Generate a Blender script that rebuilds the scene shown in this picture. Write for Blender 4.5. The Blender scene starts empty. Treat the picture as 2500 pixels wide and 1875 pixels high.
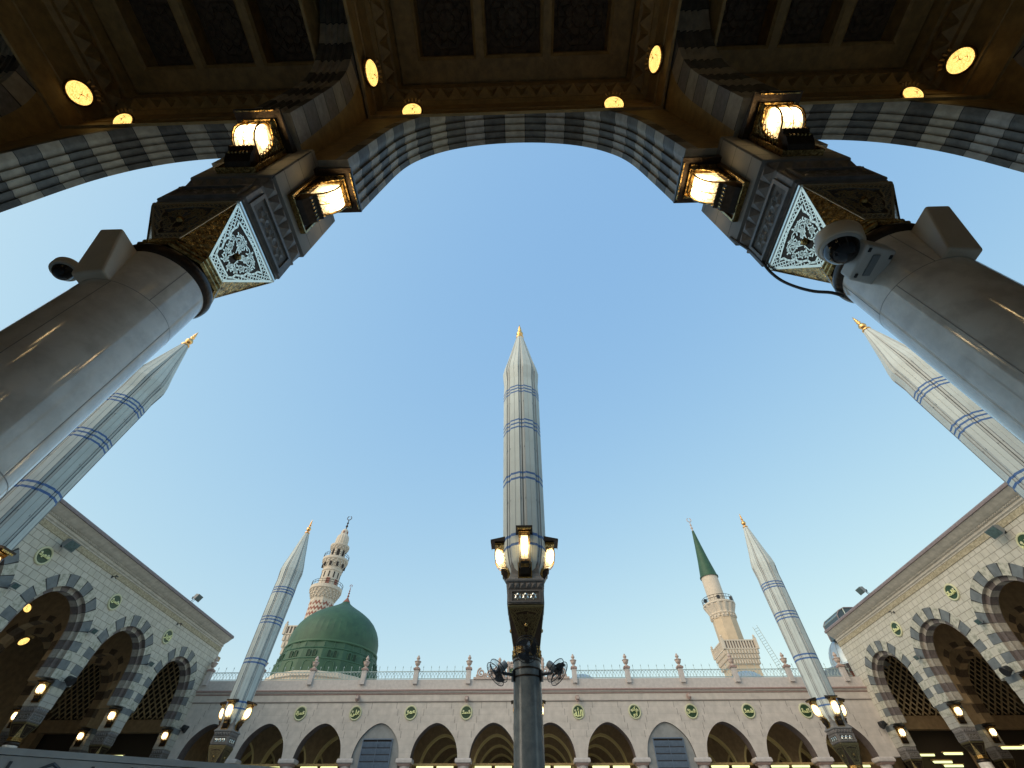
import bpy, bmesh, math, random
from mathutils import Matrix, Vector
R = math.radians
random.seed(7)
sc = bpy.context.scene
COL = sc.collection
GZ = -1.6                      # ground level; the camera stands at z = 0

# ------------------------------------------------------------------ camera
cam_d = bpy.data.cameras.new("Camera")
cam = bpy.data.objects.new("Camera", cam_d)
COL.objects.link(cam)
cam.matrix_world = Matrix.Rotation(R(1.689), 4, 'Z') @ Matrix.Rotation(R(90 + 49.2436), 4, 'X') @ Matrix.Rotation(R(0.113), 4, 'Z')
cam_d.sensor_fit = 'HORIZONTAL'
cam_d.sensor_width = 36
cam_d.lens = 1030.67 * 36 / 2500
cam_d.clip_start = 0.05
cam_d.clip_end = 2000
sc.camera = cam

# ------------------------------------------------------------------ world and sun
SUN_EL, SUN_AZ = 30.0, 232.0    # sun behind the camera, a little to the left (azimuth clockwise from +y)
w = bpy.data.worlds.new("World")
sc.world = w
w.use_nodes = True
nt = w.node_tree
sky = nt.nodes.new('ShaderNodeTexSky')
sky.sky_type = 'NISHITA'
sky.sun_disc = False
sky.sun_elevation = R(SUN_EL)
sky.sun_rotation = R(SUN_AZ)
sky.air_density = 1.5
sky.dust_density = 1.0
sky.ozone_density = 2.0
bg = nt.nodes['Background']
bg.inputs['Strength'].default_value = 0.12
# soften the sky's contrast the way the phone's exposure does (one power and gain per channel)
sp_ = nt.nodes.new('ShaderNodeSeparateColor'); cb_ = nt.nodes.new('ShaderNodeCombineColor')
nt.links.new(sky.outputs[0], sp_.inputs[0])
for i_, (g_, k_) in enumerate(((0.70, 1.34), (0.49, 1.19), (0.17, 0.97))):
    a_ = nt.nodes.new('ShaderNodeMath'); a_.operation = 'MULTIPLY'; a_.inputs[1].default_value = 0.12
    b_ = nt.nodes.new('ShaderNodeMath'); b_.operation = 'POWER'; b_.inputs[1].default_value = g_
    c_ = nt.nodes.new('ShaderNodeMath'); c_.operation = 'MULTIPLY'; c_.inputs[1].default_value = k_ / 0.12
    nt.links.new(sp_.outputs[i_], a_.inputs[0]); nt.links.new(a_.outputs[0], b_.inputs[0]); nt.links.new(b_.outputs[0], c_.inputs[0])
    nt.links.new(c_.outputs[0], cb_.inputs[i_])
nt.links.new(cb_.outputs[0], bg.inputs['Color'])

sun_d = bpy.data.lights.new("sun", 'SUN')
sun_d.energy = 1.8
sun_d.angle = R(60)
sun_d.color = (1.0, 0.91, 0.78)
sun = bpy.data.objects.new("sun", sun_d)
COL.objects.link(sun)
a, e = R(SUN_AZ), R(SUN_EL)
sd = Vector((math.sin(a) * math.cos(e), math.cos(a) * math.cos(e), math.sin(e)))
sun.rotation_euler = sd.to_track_quat('Z', 'Y').to_euler()
sun.location = (0, 0, 60)

sc.view_settings.view_transform = 'Standard'
sc.view_settings.look = 'None'
sc.view_settings.exposure = 0.0
sc.view_settings.gamma = 1.0
sc.cycles.max_bounces = 6
sc.cycles.diffuse_bounces = 3
sc.cycles.glossy_bounces = 3
sc.cycles.sample_clamp_indirect = 4.0

# ------------------------------------------------------------------ materials
def mat(name, col, rough=0.6, metal=0.0, var=0.0, vscale=4.0, bump=0.0, bscale=20.0, col2=None, spec=0.5, kind='noise', fac=(0.35, 0.65)):
    m = bpy.data.materials.new(name)
    m.use_nodes = True
    n = m.node_tree; b = n.nodes['Principled BSDF']
    b.inputs['Roughness'].default_value = rough
    b.inputs['Metallic'].default_value = metal
    b.inputs['Specular IOR Level'].default_value = spec
    c1 = tuple(col) + (1,)
    tc = n.nodes.new('ShaderNodeTexCoord')
    if var or col2:
        c2 = tuple(col2) + (1,) if col2 else tuple(x * (1 - var) for x in col) + (1,)
        if kind == 'voronoi':
            t = n.nodes.new('ShaderNodeTexVoronoi'); t.feature = 'DISTANCE_TO_EDGE'; t.inputs['Scale'].default_value = vscale
            out = t.outputs['Distance']
        else:
            t = n.nodes.new('ShaderNodeTexNoise'); t.inputs['Scale'].default_value = vscale
            t.inputs['Detail'].default_value = 6; t.inputs['Roughness'].default_value = 0.6
            out = t.outputs['Fac']
        n.links.new(tc.outputs['Object'], t.inputs['Vector'])
        r = n.nodes.new('ShaderNodeValToRGB')
        r.color_ramp.elements[0].position = fac[0]; r.color_ramp.elements[1].position = fac[1]
        r.color_ramp.elements[0].color = c2; r.color_ramp.elements[1].color = c1
        n.links.new(out, r.inputs[0]); n.links.new(r.outputs[0], b.inputs['Base Color'])
    else:
        b.inputs['Base Color'].default_value = c1
    if bump:
        t2 = n.nodes.new('ShaderNodeTexNoise'); t2.inputs['Scale'].default_value = bscale; t2.inputs['Detail'].default_value = 5
        n.links.new(tc.outputs['Object'], t2.inputs['Vector'])
        bp = n.nodes.new('ShaderNodeBump'); bp.inputs['Strength'].default_value = bump; bp.inputs['Distance'].default_value = 0.02
        n.links.new(t2.outputs['Fac'], bp.inputs['Height']); n.links.new(bp.outputs[0], b.inputs['Normal'])
    return m

def blocks(name, c1, c2, mortar, bw, bh, rough=0.75, msize=0.012, bias=0.0):
    m = mat(name, c1, rough)
    n = m.node_tree; b = n.nodes['Principled BSDF']
    tc = n.nodes.new('ShaderNodeTexCoord')
    sep = n.nodes.new('ShaderNodeSeparateXYZ'); n.links.new(tc.outputs['Object'], sep.inputs[0])
    add = n.nodes.new('ShaderNodeMath'); add.operation = 'ADD'
    n.links.new(sep.outputs['X'], add.inputs[0]); n.links.new(sep.outputs['Y'], add.inputs[1])
    cmb = n.nodes.new('ShaderNodeCombineXYZ')
    n.links.new(add.outputs[0], cmb.inputs['X']); n.links.new(sep.outputs['Z'], cmb.inputs['Y'])
    t = n.nodes.new('ShaderNodeTexBrick')
    t.inputs['Scale'].default_value = 1.0
    t.inputs['Brick Width'].default_value = bw; t.inputs['Row Height'].default_value = bh
    t.inputs['Mortar Size'].default_value = msize; t.inputs['Mortar Smooth'].default_value = 0.4
    t.inputs['Bias'].default_value = bias
    t.inputs['Color1'].default_value = tuple(c1) + (1,); t.inputs['Color2'].default_value = tuple(c2) + (1,)
    t.inputs['Mortar'].default_value = tuple(mortar) + (1,)
    n.links.new(cmb.outputs[0], t.inputs['Vector'])
    ns = n.nodes.new('ShaderNodeTexNoise'); ns.inputs['Scale'].default_value = 2.2; ns.inputs['Detail'].default_value = 8
    n.links.new(tc.outputs['Object'], ns.inputs['Vector'])
    mx = n.nodes.new('ShaderNodeMix'); mx.data_type = 'RGBA'; mx.blend_type = 'MULTIPLY'
    mx.inputs['Factor'].default_value = 0.45
    n.links.new(t.outputs['Color'], mx.inputs[6]); n.links.new(ns.outputs['Fac'], mx.inputs[7])
    n.links.new(mx.outputs[2], b.inputs['Base Color'])
    bp = n.nodes.new('ShaderNodeBump'); bp.inputs['Strength'].default_value = 0.5; bp.inputs['Distance'].default_value = 0.015
    bp.invert = True
    n.links.new(t.outputs['Fac'], bp.inputs['Height']); n.links.new(bp.outputs[0], b.inputs['Normal'])
    return m

def glow(name, col, strength, col2=None, vscale=20.0, fac=(0.02, 0.12), s2=None):
    m = bpy.data.materials.new(name); m.use_nodes = True
    n = m.node_tree; b = n.nodes['Principled BSDF']
    b.inputs['Base Color'].default_value = (0.5, 0.4, 0.2, 1); b.inputs['Roughness'].default_value = 0.3
    b.inputs['Emission Color'].default_value = tuple(col) + (1,)
    b.inputs['Emission Strength'].default_value = strength
    if col2:
        tc = n.nodes.new('ShaderNodeTexCoord')
        t = n.nodes.new('ShaderNodeTexVoronoi'); t.feature = 'DISTANCE_TO_EDGE'; t.inputs['Scale'].default_value = vscale
        n.links.new(tc.outputs['Object'], t.inputs['Vector'])
        r = n.nodes.new('ShaderNodeValToRGB')
        r.color_ramp.elements[0].position = fac[0]; r.color_ramp.elements[1].position = fac[1]
        r.color_ramp.elements[0].color = tuple(col2) + (1,); r.color_ramp.elements[1].color = tuple(col) + (1,)
        n.links.new(t.outputs['Distance'], r.inputs[0]); n.links.new(r.outputs[0], b.inputs['Emission Color'])
    return m

M = dict(
    marble=mat('polished beige marble', (0.80, 0.73, 0.64), 0.085, 0, 0.25, 5.5, 0.02, 3, col2=(0.62, 0.55, 0.47), spec=0.8, fac=(0.36, 0.60)),
    marble_post=mat('grey green marble', (0.19, 0.21, 0.21), 0.22, 0, 0.3, 6, 0, col2=(0.12, 0.14, 0.145)),
    mortar=mat('mortar joint', (0.045, 0.042, 0.04), 0.9),
    rib=mat('gilt rib edge', (0.80, 0.62, 0.26), 0.5, 0.0),
    seam=mat('marble joint', (0.30, 0.27, 0.24), 0.5),
    dark_stone=mat('dark grey stone', (0.20, 0.18, 0.165), 0.5, 0, 0.35, 14),
    ash=mat('speckled grey stone', (0.22, 0.21, 0.20), 0.7, 0, 0.4, 60, 0.15, 60),
    pier=blocks('cut stone courses', (0.30, 0.28, 0.25), (0.26, 0.245, 0.22), (0.06, 0.055, 0.05), 0.9, 0.42, 0.7, 0.006),
    pier_light=blocks('pale cut stone courses', (0.52, 0.49, 0.42), (0.47, 0.44, 0.37), (0.22, 0.20, 0.17), 0.9, 0.32, 0.8, 0.010),
    lattice=mat('lightened lattice timber', (0.62, 0.46, 0.24), 0.6, 0, 0.3, 4),  # colour lightened in place of light inside the side arcades
    lattice_back=mat('dark lattice backing', (0.05, 0.035, 0.02), 0.9),
    vous_d2=mat('dark voussoir stone b', (0.155, 0.138, 0.112), 0.6, 0, 0.5, 5, 0.3, 30),
    vous_l2=mat('light voussoir stone b', (0.38, 0.335, 0.28), 0.6, 0, 0.35, 8),
    vous_d=mat('dark voussoir stone', (0.125, 0.108, 0.086), 0.6, 0, 0.5, 6, 0.3, 30),
    vous_l=mat('light voussoir stone', (0.43, 0.365, 0.27), 0.6, 0, 0.35, 6, 0.2, 30),
    band_d=mat('blue grey voussoir', (0.165, 0.18, 0.18), 0.6, 0, 0.35, 2.5, 0.2, 20),
    band_l=mat('veined cream voussoir', (0.50, 0.47, 0.38), 0.6, 0, 0.3, 5, 0.1, 10, col2=(0.27, 0.265, 0.20), fac=(0.38, 0.56)),
    rev_d=mat('brown reveal stone', (0.15, 0.12, 0.11), 0.7, 0, 0.3, 6),
    rev_l=mat('cream reveal stone', (0.38, 0.34, 0.28), 0.7, 0, 0.3, 6),
    wall_side=blocks('cream block wall', (0.70, 0.655, 0.55), (0.64, 0.60, 0.49), (0.40, 0.365, 0.29), 0.48, 0.38, 0.8, 0.022),
    wall_far=blocks('pinkish plaster stone', (0.74, 0.65, 0.57), (0.69, 0.61, 0.535), (0.64, 0.56, 0.49), 1.05, 0.44, 0.85, 0.006),
    pink=mat('dusty pink moulding', (0.38, 0.26, 0.225), 0.8, 0, 0.2, 5),
    pale_stone=mat('pale stone', (0.58, 0.52, 0.48), 0.8, 0, 0.15, 5, 0.1, 30),
    joint=mat('dark stone joint', (0.20, 0.165, 0.145), 0.9),  # dark colour of the block joints
    cornice=mat('cornice stone', (0.56, 0.52, 0.44), 0.8, 0, 0.25, 4),
    purple=mat('grey brown coping', (0.25, 0.20, 0.195), 0.7, 0, 0.3, 6),
    frieze=mat('carved frieze', (0.48, 0.42, 0.29), 0.8, 0, 0.3, 9, 1.0, 12, col2=(0.26, 0.22, 0.14)),
    inner=mat('brown interior plaster', (0.42, 0.28, 0.14), 0.85, 0, 0.3, 3, 0.3, 14),
    inner_pat=mat('patterned brown ceiling', (0.40, 0.27, 0.13), 0.8, 0, 0, 2.2, 0.2, 10, col2=(0.08, 0.05, 0.028), kind='voronoi', fac=(0.05, 0.2)),
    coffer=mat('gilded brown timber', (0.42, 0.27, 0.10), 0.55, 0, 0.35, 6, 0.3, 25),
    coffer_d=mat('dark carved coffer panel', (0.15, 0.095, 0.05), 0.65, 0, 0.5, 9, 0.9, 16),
    gold=mat('aged gilt metal', (0.62, 0.42, 0.16), 0.25, 1.0, 0.5, 30, 0.5, 28, col2=(0.10, 0.06, 0.02)),
    gold_relief=mat('carved gilt relief', (0.78, 0.54, 0.22), 0.20, 1.0, 0.5, 26, 1.0, 30, col2=(0.13, 0.085, 0.035)),
    bronze=mat('dark bronze', (0.055, 0.04, 0.03), 0.35, 0.8, 0.3, 20, 0.2, 40),
    silver=mat('polished pale metal tracery', (0.88, 0.88, 0.78), 0.24, 1.0),
    silver_far=mat('olive bronze tracery', (0.22, 0.19, 0.10), 0.4, 0.8, 0.3, 20),
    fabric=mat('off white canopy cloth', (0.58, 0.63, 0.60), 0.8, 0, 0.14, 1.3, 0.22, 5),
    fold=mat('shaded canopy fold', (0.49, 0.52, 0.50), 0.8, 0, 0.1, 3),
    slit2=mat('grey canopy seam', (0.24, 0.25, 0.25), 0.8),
    slit=mat('canopy groove shade', (0.10, 0.10, 0.105), 0.8),  # dark colour stands for the shade deep in the pleat grooves
    blue=mat('blue canopy stripe', (0.07, 0.15, 0.34), 0.7),
    finial=mat('polished gold finial', (0.85, 0.48, 0.18), 0.22, 1.0),
    glass=None,
    disc=glow('glowing medallion glass', (1.0, 0.66, 0.19), 2.0, (0.36, 0.13, 0.01), 40, (0.0, 0.16)),
    tube=glow('fluorescent tube', (0.92, 1.0, 0.45), 1.5),
    dark_metal=mat('black metal', (0.02, 0.021, 0.024), 0.35, 0.3),
    grey_metal=mat('grey painted metal', (0.20, 0.22, 0.23), 0.5, 0.2),
    lens=mat('floodlight glass', (0.10, 0.16, 0.16), 0.1, 0.0, 0.4, 8),
    housing=mat('cream painted housing', (0.68, 0.55, 0.40), 0.42, 0, 0.15, 3),
    white_box=mat('pale junction box', (0.50, 0.48, 0.44), 0.45),
    smoked=mat('smoked camera dome', (0.006, 0.006, 0.008), 0.05),
    green_dome=mat('green dome lead', (0.038, 0.105, 0.053), 0.6, 0, 0.3, 0.9, 0.3, 3, col2=(0.020, 0.066, 0.035), fac=(0.3, 0.7)),
    green_dark=mat('dark green recess', (0.010, 0.038, 0.018), 0.7),
    green_line=mat('pale green seam', (0.045, 0.115, 0.062), 0.6),
    minar=mat('cream minaret stone', (0.62, 0.54, 0.43), 0.8, 0, 0.12, 2, 0.1, 8),
    minar_tan=mat('tan minaret stone', (0.58, 0.465, 0.32), 0.8, 0, 0.12, 1.2),
    minar_red=mat('red minaret stone', (0.26, 0.10, 0.07), 0.8),
    void=mat('dark opening', (0.035, 0.028, 0.025), 0.9),
    med_green=mat('green enamel', (0.025, 0.07, 0.018), 0.45, 0, 0.5, 6),
    med_rim=mat('cream medallion rim', (0.56, 0.55, 0.34), 0.5),
    med_gold=mat('gilt lettering', (0.80, 0.80, 0.38), 0.4, 0.1),
    louvre=mat('blue grey louvre', (0.15, 0.20, 0.27), 0.45, 0.1, 0.2, 5),
    cement=mat('grey cement infill', (0.30, 0.30, 0.29), 0.9, 0, 0.25, 2),
    rail=mat('pale green iron', (0.36, 0.44, 0.42), 0.5, 0.3),
    terracotta=mat('carved pink stone', (0.60, 0.47, 0.40), 0.8, 0, 0.35, 8, 0.5, 14),
    lead=mat('silver dome sheet', (0.40, 0.46, 0.48), 0.35, 0.5, 0.15, 3),
    cable=mat('black cable', (0.02, 0.018, 0.018), 0.6),
    floor=mat('white courtyard marble', (0.55, 0.54, 0.51), 0.3, 0, 0.15, 0.5),
    marble_white=mat('white marble panel', (0.84, 0.88, 0.88), 0.35, 0, 0.2, 3),
    inlay=mat('blue grey inlay', (0.13, 0.15, 0.17), 0.5),
    dish=mat('window glass', (0.05, 0.07, 0.08), 0.1),
)

def lamp_glass():
    m = glow('lantern glass', (1.0, 0.76, 0.38), 1.0, (0.42, 0.17, 0.03), 17, (0.01, 0.09))
    n = m.node_tree; b = n.nodes['Principled BSDF']
    tc = n.nodes.new('ShaderNodeTexCoord')
    ds = n.nodes.new('ShaderNodeVectorMath'); ds.operation = 'DISTANCE'; ds.inputs[1].default_value = (0, -0.27, 0.56)
    n.links.new(tc.outputs['Object'], ds.inputs[0])
    mr = n.nodes.new('ShaderNodeMapRange'); mr.interpolation_type = 'SMOOTHSTEP'
    mr.inputs['From Min'].default_value = 0.07; mr.inputs['From Max'].default_value = 0.22
    mr.inputs['To Min'].default_value = 15.0; mr.inputs['To Max'].default_value = 1.45
    n.links.new(ds.outputs['Value'], mr.inputs['Value']); n.links.new(mr.outputs[0], b.inputs['Emission Strength'])
    return m
M['glass'] = lamp_glass()

# ------------------------------------------------------------------ mesh helper
class MB:
    def __init__(s): s.v = []; s.f = []; s.m = []; s.mats = []
    def mi(s, m):
        m = M[m] if isinstance(m, str) else m
        if m not in s.mats: s.mats.append(m)
        return s.mats.index(m)
    def face(s, pts, m):
        k = len(s.v); s.v += [tuple(p) for p in pts]; s.f.append(list(range(k, k + len(pts)))); s.m.append(s.mi(m))
    def grid(s, rows, m, close=False, mfun=None):
        k = len(s.v); nc = len(rows[0])
        for r in rows: s.v += [tuple(p) for p in r]
        for i in range(len(rows) - 1):
            for j in range(nc if close else nc - 1):
                j2 = (j + 1) % nc
                s.f.append([k + i * nc + j, k + i * nc + j2, k + (i + 1) * nc + j2, k + (i + 1) * nc + j])
                s.m.append(s.mi(mfun(i, j) if mfun else m))
    def box(s, c, d, m, rot=None):
        hx, hy, hz = d[0] / 2, d[1] / 2, d[2] / 2
        P = [Vector((x * hx, y * hy, z * hz)) for z in (-1, 1) for x, y in ((-1, -1), (1, -1), (1, 1), (-1, 1))]
        if rot: P = [rot @ p for p in P]
        P = [p + Vector(c) for p in P]
        k = len(s.v); s.v += [tuple(p) for p in P]
        for q in ((3, 2, 1, 0), (4, 5, 6, 7), (0, 1, 5, 4), (1, 2, 6, 5), (2, 3, 7, 6), (3, 0, 4, 7)):
            s.f.append([k + i for i in q]); s.m.append(s.mi(m))
    def lathe(s, prof, n, m, c=(0, 0), rot=0.0, caps=True, mfun=None):
        rows = []
        for r, z in prof:
            rows.append([(c[0] + r * math.cos(rot + 2 * math.pi * i / n), c[1] + r * math.sin(rot + 2 * math.pi * i / n), z) for i in range(n)])
        s.grid(rows, m, True, mfun)
        if caps:
            if prof[0][0] > 1e-3: s.face(rows[0][::-1], m)
            if prof[-1][0] > 1e-3: s.face(rows[-1], m)
    def tube(s, pts, r, m, n=6, closed=False):
        pts = [Vector(p) for p in pts]; N = len(pts); rows = []
        prev = None
        for i, p in enumerate(pts):
            if closed: t = pts[(i + 1) % N] - pts[i - 1]
            else: t = pts[min(i + 1, N - 1)] - pts[max(i - 1, 0)]
            t.normalize()
            up = prev if prev else (Vector((0, 0, 1)) if abs(t.z) < 0.9 else Vector((1, 0, 0)))
            x = t.cross(up)
            if x.length < 1e-4: x = t.cross(Vector((1, 0.3, 0)))
            x.normalize(); y = x.cross(t).normalized(); prev = y
            rows.append([tuple(p + r * (math.cos(2 * math.pi * j / n) * x + math.sin(2 * math.pi * j / n) * y)) for j in range(n)])
        if closed: rows.append(rows[0])
        s.grid(rows, m, True)
        if not closed: s.face(rows[0], m); s.face(rows[-1][::-1], m)
    def prism(s, poly, a0, a1, m, axis='y'):
        f = {'y': lambda p, a: (p[0], a, p[1]), 'x': lambda p, a: (a, p[0], p[1]), 'z': lambda p, a: (p[0], p[1], a)}[axis]
        A = [f(p, a0) for p in poly]; B = [f(p, a1) for p in poly]
        s.grid([A, B], m, True); s.face(A[::-1], m); s.face(B, m)
    def sphere(s, c, r, m, sq=1.0, n=12):
        s.lathe([(max(r * math.sin(math.pi * i / 8), 0.0005), c[2] - r * sq * math.cos(math.pi * i / 8)) for i in range(9)], n, m, (c[0], c[1]), caps=False)
    def xform(s, mtx, k0=0):
        for i in range(k0, len(s.v)): s.v[i] = tuple(mtx @ Vector(s.v[i]))
    def build(s, name, parent=None, smooth=35, weld=True):
        me = bpy.data.meshes.new(name); me.from_pydata(s.v, [], s.f)
        for m in s.mats: me.materials.append(m)
        me.polygons.foreach_set('material_index', s.m)
        bm = bmesh.new(); bm.from_mesh(me)
        if weld: bmesh.ops.remove_doubles(bm, verts=bm.verts, dist=0.0004)
        bmesh.ops.dissolve_degenerate(bm, dist=0.00005, edges=bm.edges)
        bmesh.ops.recalc_face_normals(bm, faces=bm.faces)
        bm.to_mesh(me); bm.free()
        if smooth:
            me.polygons.foreach_set('use_smooth', [True] * len(me.polygons))
            me.set_sharp_from_angle(angle=R(smooth))
        o = bpy.data.objects.new(name, me); COL.objects.link(o)
        if parent: o.parent = parent
        return o

def tag(o, label=None, cat=None, group=None, kind=None):
    if label: o['label'] = label
    if cat: o['category'] = cat
    if group: o['group'] = group
    if kind: o['kind'] = kind
    return o
def empty(name, loc, rz=0.0, label=None, cat=None, group=None):
    o = bpy.data.objects.new(name, None); COL.objects.link(o)
    o.location = loc; o.rotation_euler = (0, 0, rz); o.empty_display_size = 0.3
    return tag(o, label, cat, group)
def dup(root, loc=None, rz=None, label=None, parent=None, group=None, scale=None):
    def cp(o, par):
        c = o.copy(); COL.objects.link(c); c.parent = par
        for ch in kids.get(o.name, []): cp(ch, c)
        return c
    kids = {}
    st = [root]
    while st:
        o = st.pop(); kids[o.name] = list(o.children); st += list(o.children)
    c = cp(root, parent)
    if loc is not None: c.location = loc
    if rz is not None: c.rotation_euler = (0, 0, rz)
    if label: c['label'] = label
    if group: c['group'] = group
    if scale is not None: c.scale = (scale,) * 3
    return c

# ------------------------------------------------------------------ arches
CURVE = [(1, 0), (.985, .16), (.967, .307), (.953, .43), (.925, .553), (.875, .66), (.76, .785), (.625, .872), (.48, .93), (.256, .982), (0.0, 1.0)]
CURVE_FAR = [(1, 0), (.985, .13), (.94, .3), (.86, .47), (.74, .62), (.58, .76), (.4, .88), (.2, .965), (0, 1)]
CURVE_SIDE = [(1, 0), (.99, .12), (.965, .27), (.92, .42), (.85, .55), (.74, .68), (.59, .80), (.41, .90), (.21, .97), (0, 1)]
def arch_curve(a, H, zs, nseg, shape=None):
    """points (x, z) and outward normals along a pointed arch from left springing to right"""
    half = [(a * x, zs + H * z) for x, z in (shape or CURVE)]
    pts = [(-x, z) for x, z in half] + [(x, z) for x, z in half[::-1]][1:]
    # densify and smooth, then sample; five segments per voussoir leave thin mortar joints
    den = []
    for p, q in zip(pts, pts[1:]):
        for k in range(8): den.append((p[0] + (q[0] - p[0]) * k / 8, p[1] + (q[1] - p[1]) * k / 8))
    den.append(pts[-1])
    for _ in range(14):
        den = [den[0]] + [((p[0] + 2 * q[0] + r[0]) / 4, (p[1] + 2 * q[1] + r[1]) / 4) for p, q, r in zip(den, den[1:], den[2:])] + [den[-1]]
    d = [0]
    for p, q in zip(den, den[1:]): d.append(d[-1] + math.dist(p, q))
    fr = (0, .018, .34, .66, .982)
    ts = [((i // 5) + fr[i % 5]) / (nseg / 5) for i in range(nseg)] + [1.0] if nseg % 5 == 0 and nseg > 60 else [i / nseg for i in range(nseg + 1)]
    out = []
    j = 0
    for t_ in ts:
        t = d[-1] * t_
        while j < len(d) - 2 and d[j + 1] < t: j += 1
        u = (t - d[j]) / (d[j + 1] - d[j])
        out.append((den[j][0] + u * (den[j + 1][0] - den[j][0]), den[j][1] + u * (den[j + 1][1] - den[j][1])))
    nor = []
    for i in range(nseg + 1):
        p, q = out[max(i - 1, 0)], out[min(i + 1, nseg)]
        tx, tz = q[0] - p[0], q[1] - p[1]; L = math.hypot(tx, tz)
        nor.append((-tz / L, tx / L))
    nor[0] = (-1, 0); nor[-1] = (1, 0)
    return out, nor

def arcade(parent, centres, a, H, zs, ztop, T, x0, x1, wall_m, nv=25, sub=3, ring=0.35, rmats=('vous_l', 'vous_d'),
           smats=None, order=None, scallop=False, ring_back=None, clamp=2.98, back_m=None, mtx=None, names=('wall', 'arch'), shape=None, extra=None):
    """wall with pointed arches in the x-z plane, front face at y = 0 looking to -y, thickness T"""
    mtx = mtx or Matrix.Identity(4)
    smats = smats or rmats
    nseg = nv * sub
    W = MB(); objs = []
    prev = x0
    d = order[1] if order else 0.0
    back_m = back_m or wall_m
    for c in centres:
        A = MB()
        P0, N0 = arch_curve(a, H, zs, nseg, shape)
        off = order[0] if order else 0.0
        P1 = [(p[0] + n[0] * off, p[1] + n[1] * off) for p, n in zip(P0, N0)]
        def outer(w):
            return [(max(-clamp, min(clamp, p[0] + n[0] * w)), p[1] + n[1] * w) for p, n in zip(P0, N0)]
        P2 = outer(off + ring); P3 = outer(ring_back if ring_back is not None else ring)
        pick = [random.random() < .4 for _ in range(nv + 2)]
        alt = {'vous_l': 'vous_l2', 'vous_d': 'vous_d2'}
        stripe = lambda i, mm: 'mortar' if sub == 5 and i % 5 in (0, 4) else alt.get(mm[(i // sub) % 2], mm[(i // sub) % 2]) if pick[min(i // sub, nv)] else mm[(i // sub) % 2]
        for i in range(nseg):
            q = lambda P, i, y: (c + P[i][0], y, P[i][1])
            # front ring
            if ring > 0: A.face([q(P1, i, 0), q(P1, i + 1, 0), q(P2, i + 1, 0), q(P2, i, 0)], stripe(i, rmats))
            if order:
                A.face([q(P1, i, 0), q(P1, i, d), q(P1, i + 1, d), q(P1, i + 1, 0)], stripe(i, smats))
                A.face([q(P0, i, d), q(P0, i + 1, d), q(P1, i + 1, d), q(P1, i, d)], stripe(i, smats))
            A.face([q(P0, i, T), q(P0, i + 1, T), q(P3, i + 1, T), q(P3, i, T)], stripe(i, rmats))
            for PP, y, mm in ((P2, 0, wall_m), (P3, T, back_m)):
                if abs(PP[i + 1][0] - PP[i][0]) > 1e-4:
                    W.face([q(PP, i, y), q(PP, i + 1, y), (c + PP[i + 1][0], y, ztop), (c + PP[i][0], y, ztop)], mm)
        # soffit
        prof = [(d, 0.0), (d + 0.09, 0.0)]
        if scallop:
            n = 4; w = (T - d - 0.18) / n
            for k in range(n):
                y = d + 0.09 + k * w
                prof += [(y + 0.010, 0.030), (y + 0.030, 0.032), (y + w * 0.5, 0.016), (y + w * 0.8, 0.003), (y + w, 0.0)]
        prof += [(T - 0.09, 0.0), (T, 0.0)]
        rows = []
        for i in range(nseg + 1):
            rows.append([(c + P0[i][0] + N0[i][0] * o, y, P0[i][1] + N0[i][1] * o) for y, o in prof])
        kk = len(A.v)
        A.grid(rows, None, False, lambda i, j: stripe(i, smats))
        # springing blocks
        objs.append(A)
        # wall between
        for PP, y, mm, aa in ((P2, 0, wall_m, None), (P3, T, back_m, None)):
            pass
        xl = c + P2[0][0]; xl3 = c + P3[0][0]
        W.face([(prev if prev > -1e8 else 0, 0, zs), (xl, 0, zs), (xl, 0, ztop), (prev, 0, ztop)], wall_m) if xl - prev > 1e-3 else None
        pb = prev if prev == x0 else prevb
        if xl3 - pb > 1e-3: W.face([(pb, T, zs), (xl3, T, zs), (xl3, T, ztop), (pb, T, ztop)], back_m)
        # underside
        us = prev if prev == x0 else pu
        W.face([(us, 0, zs), (c + P1[0][0], 0, zs), (c + P1[0][0], T, zs), (us, T, zs)], rmats[0])
        if order: W.face([(c + P1[0][0], d, zs), (c + P0[0][0], d, zs), (c + P0[0][0], T, zs), (c + P1[0][0], T, zs)], rmats[0])
        if order: W.face([(c + P1[-1][0], d, zs), (c + P0[-1][0], d, zs), (c + P0[-1][0], T, zs), (c + P1[-1][0], T, zs)], rmats[0])
        prev = c + P2[-1][0]; prevb = c + P3[-1][0]; pu = c + P1[-1][0]
    if x1 - prev > 1e-3: W.face([(prev, 0, zs), (x1, 0, zs), (x1, 0, ztop), (prev, 0, ztop)], wall_m)
    if x1 - prevb > 1e-3: W.face([(prevb, T, zs), (x1, T, zs), (x1, T, ztop), (prevb, T, ztop)], back_m)
    W.face([(pu, 0, zs), (x1, 0, zs), (x1, T, zs), (pu, T, zs)], rmats[0])
    for x in (x0, x1): W.face([(x, 0, zs), (x, T, zs), (x, T, ztop), (x, 0, ztop)], wall_m)
    W.face([(x0, 0, ztop), (x1, 0, ztop), (x1, T, ztop), (x0, T, ztop)], wall_m)
    if extra:
        k0 = len(W.v); W.v += extra.v
        for f_, m_ in zip(extra.f, extra.m): W.f.append([k0 + q for q in f_]); W.m.append(W.mi(extra.mats[m_]))
    W.build(names[0], parent, smooth=0).matrix_local = mtx
    for A in objs:
        A.build(names[1], parent, smooth=40).matrix_local = mtx

# ------------------------------------------------------------------ column with flared capital
def polysq(h, ch, z):
    """square of half size h with chamfer ch, 8 corners, starting at the -y face left corner"""
    return [(-h + ch, -h, z), (h - ch, -h, z), (h, -h + ch, z), (h, h - ch, z), (h - ch, h, z), (-h + ch, h, z), (-h, h - ch, z), (-h, -h + ch, z)]

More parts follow.
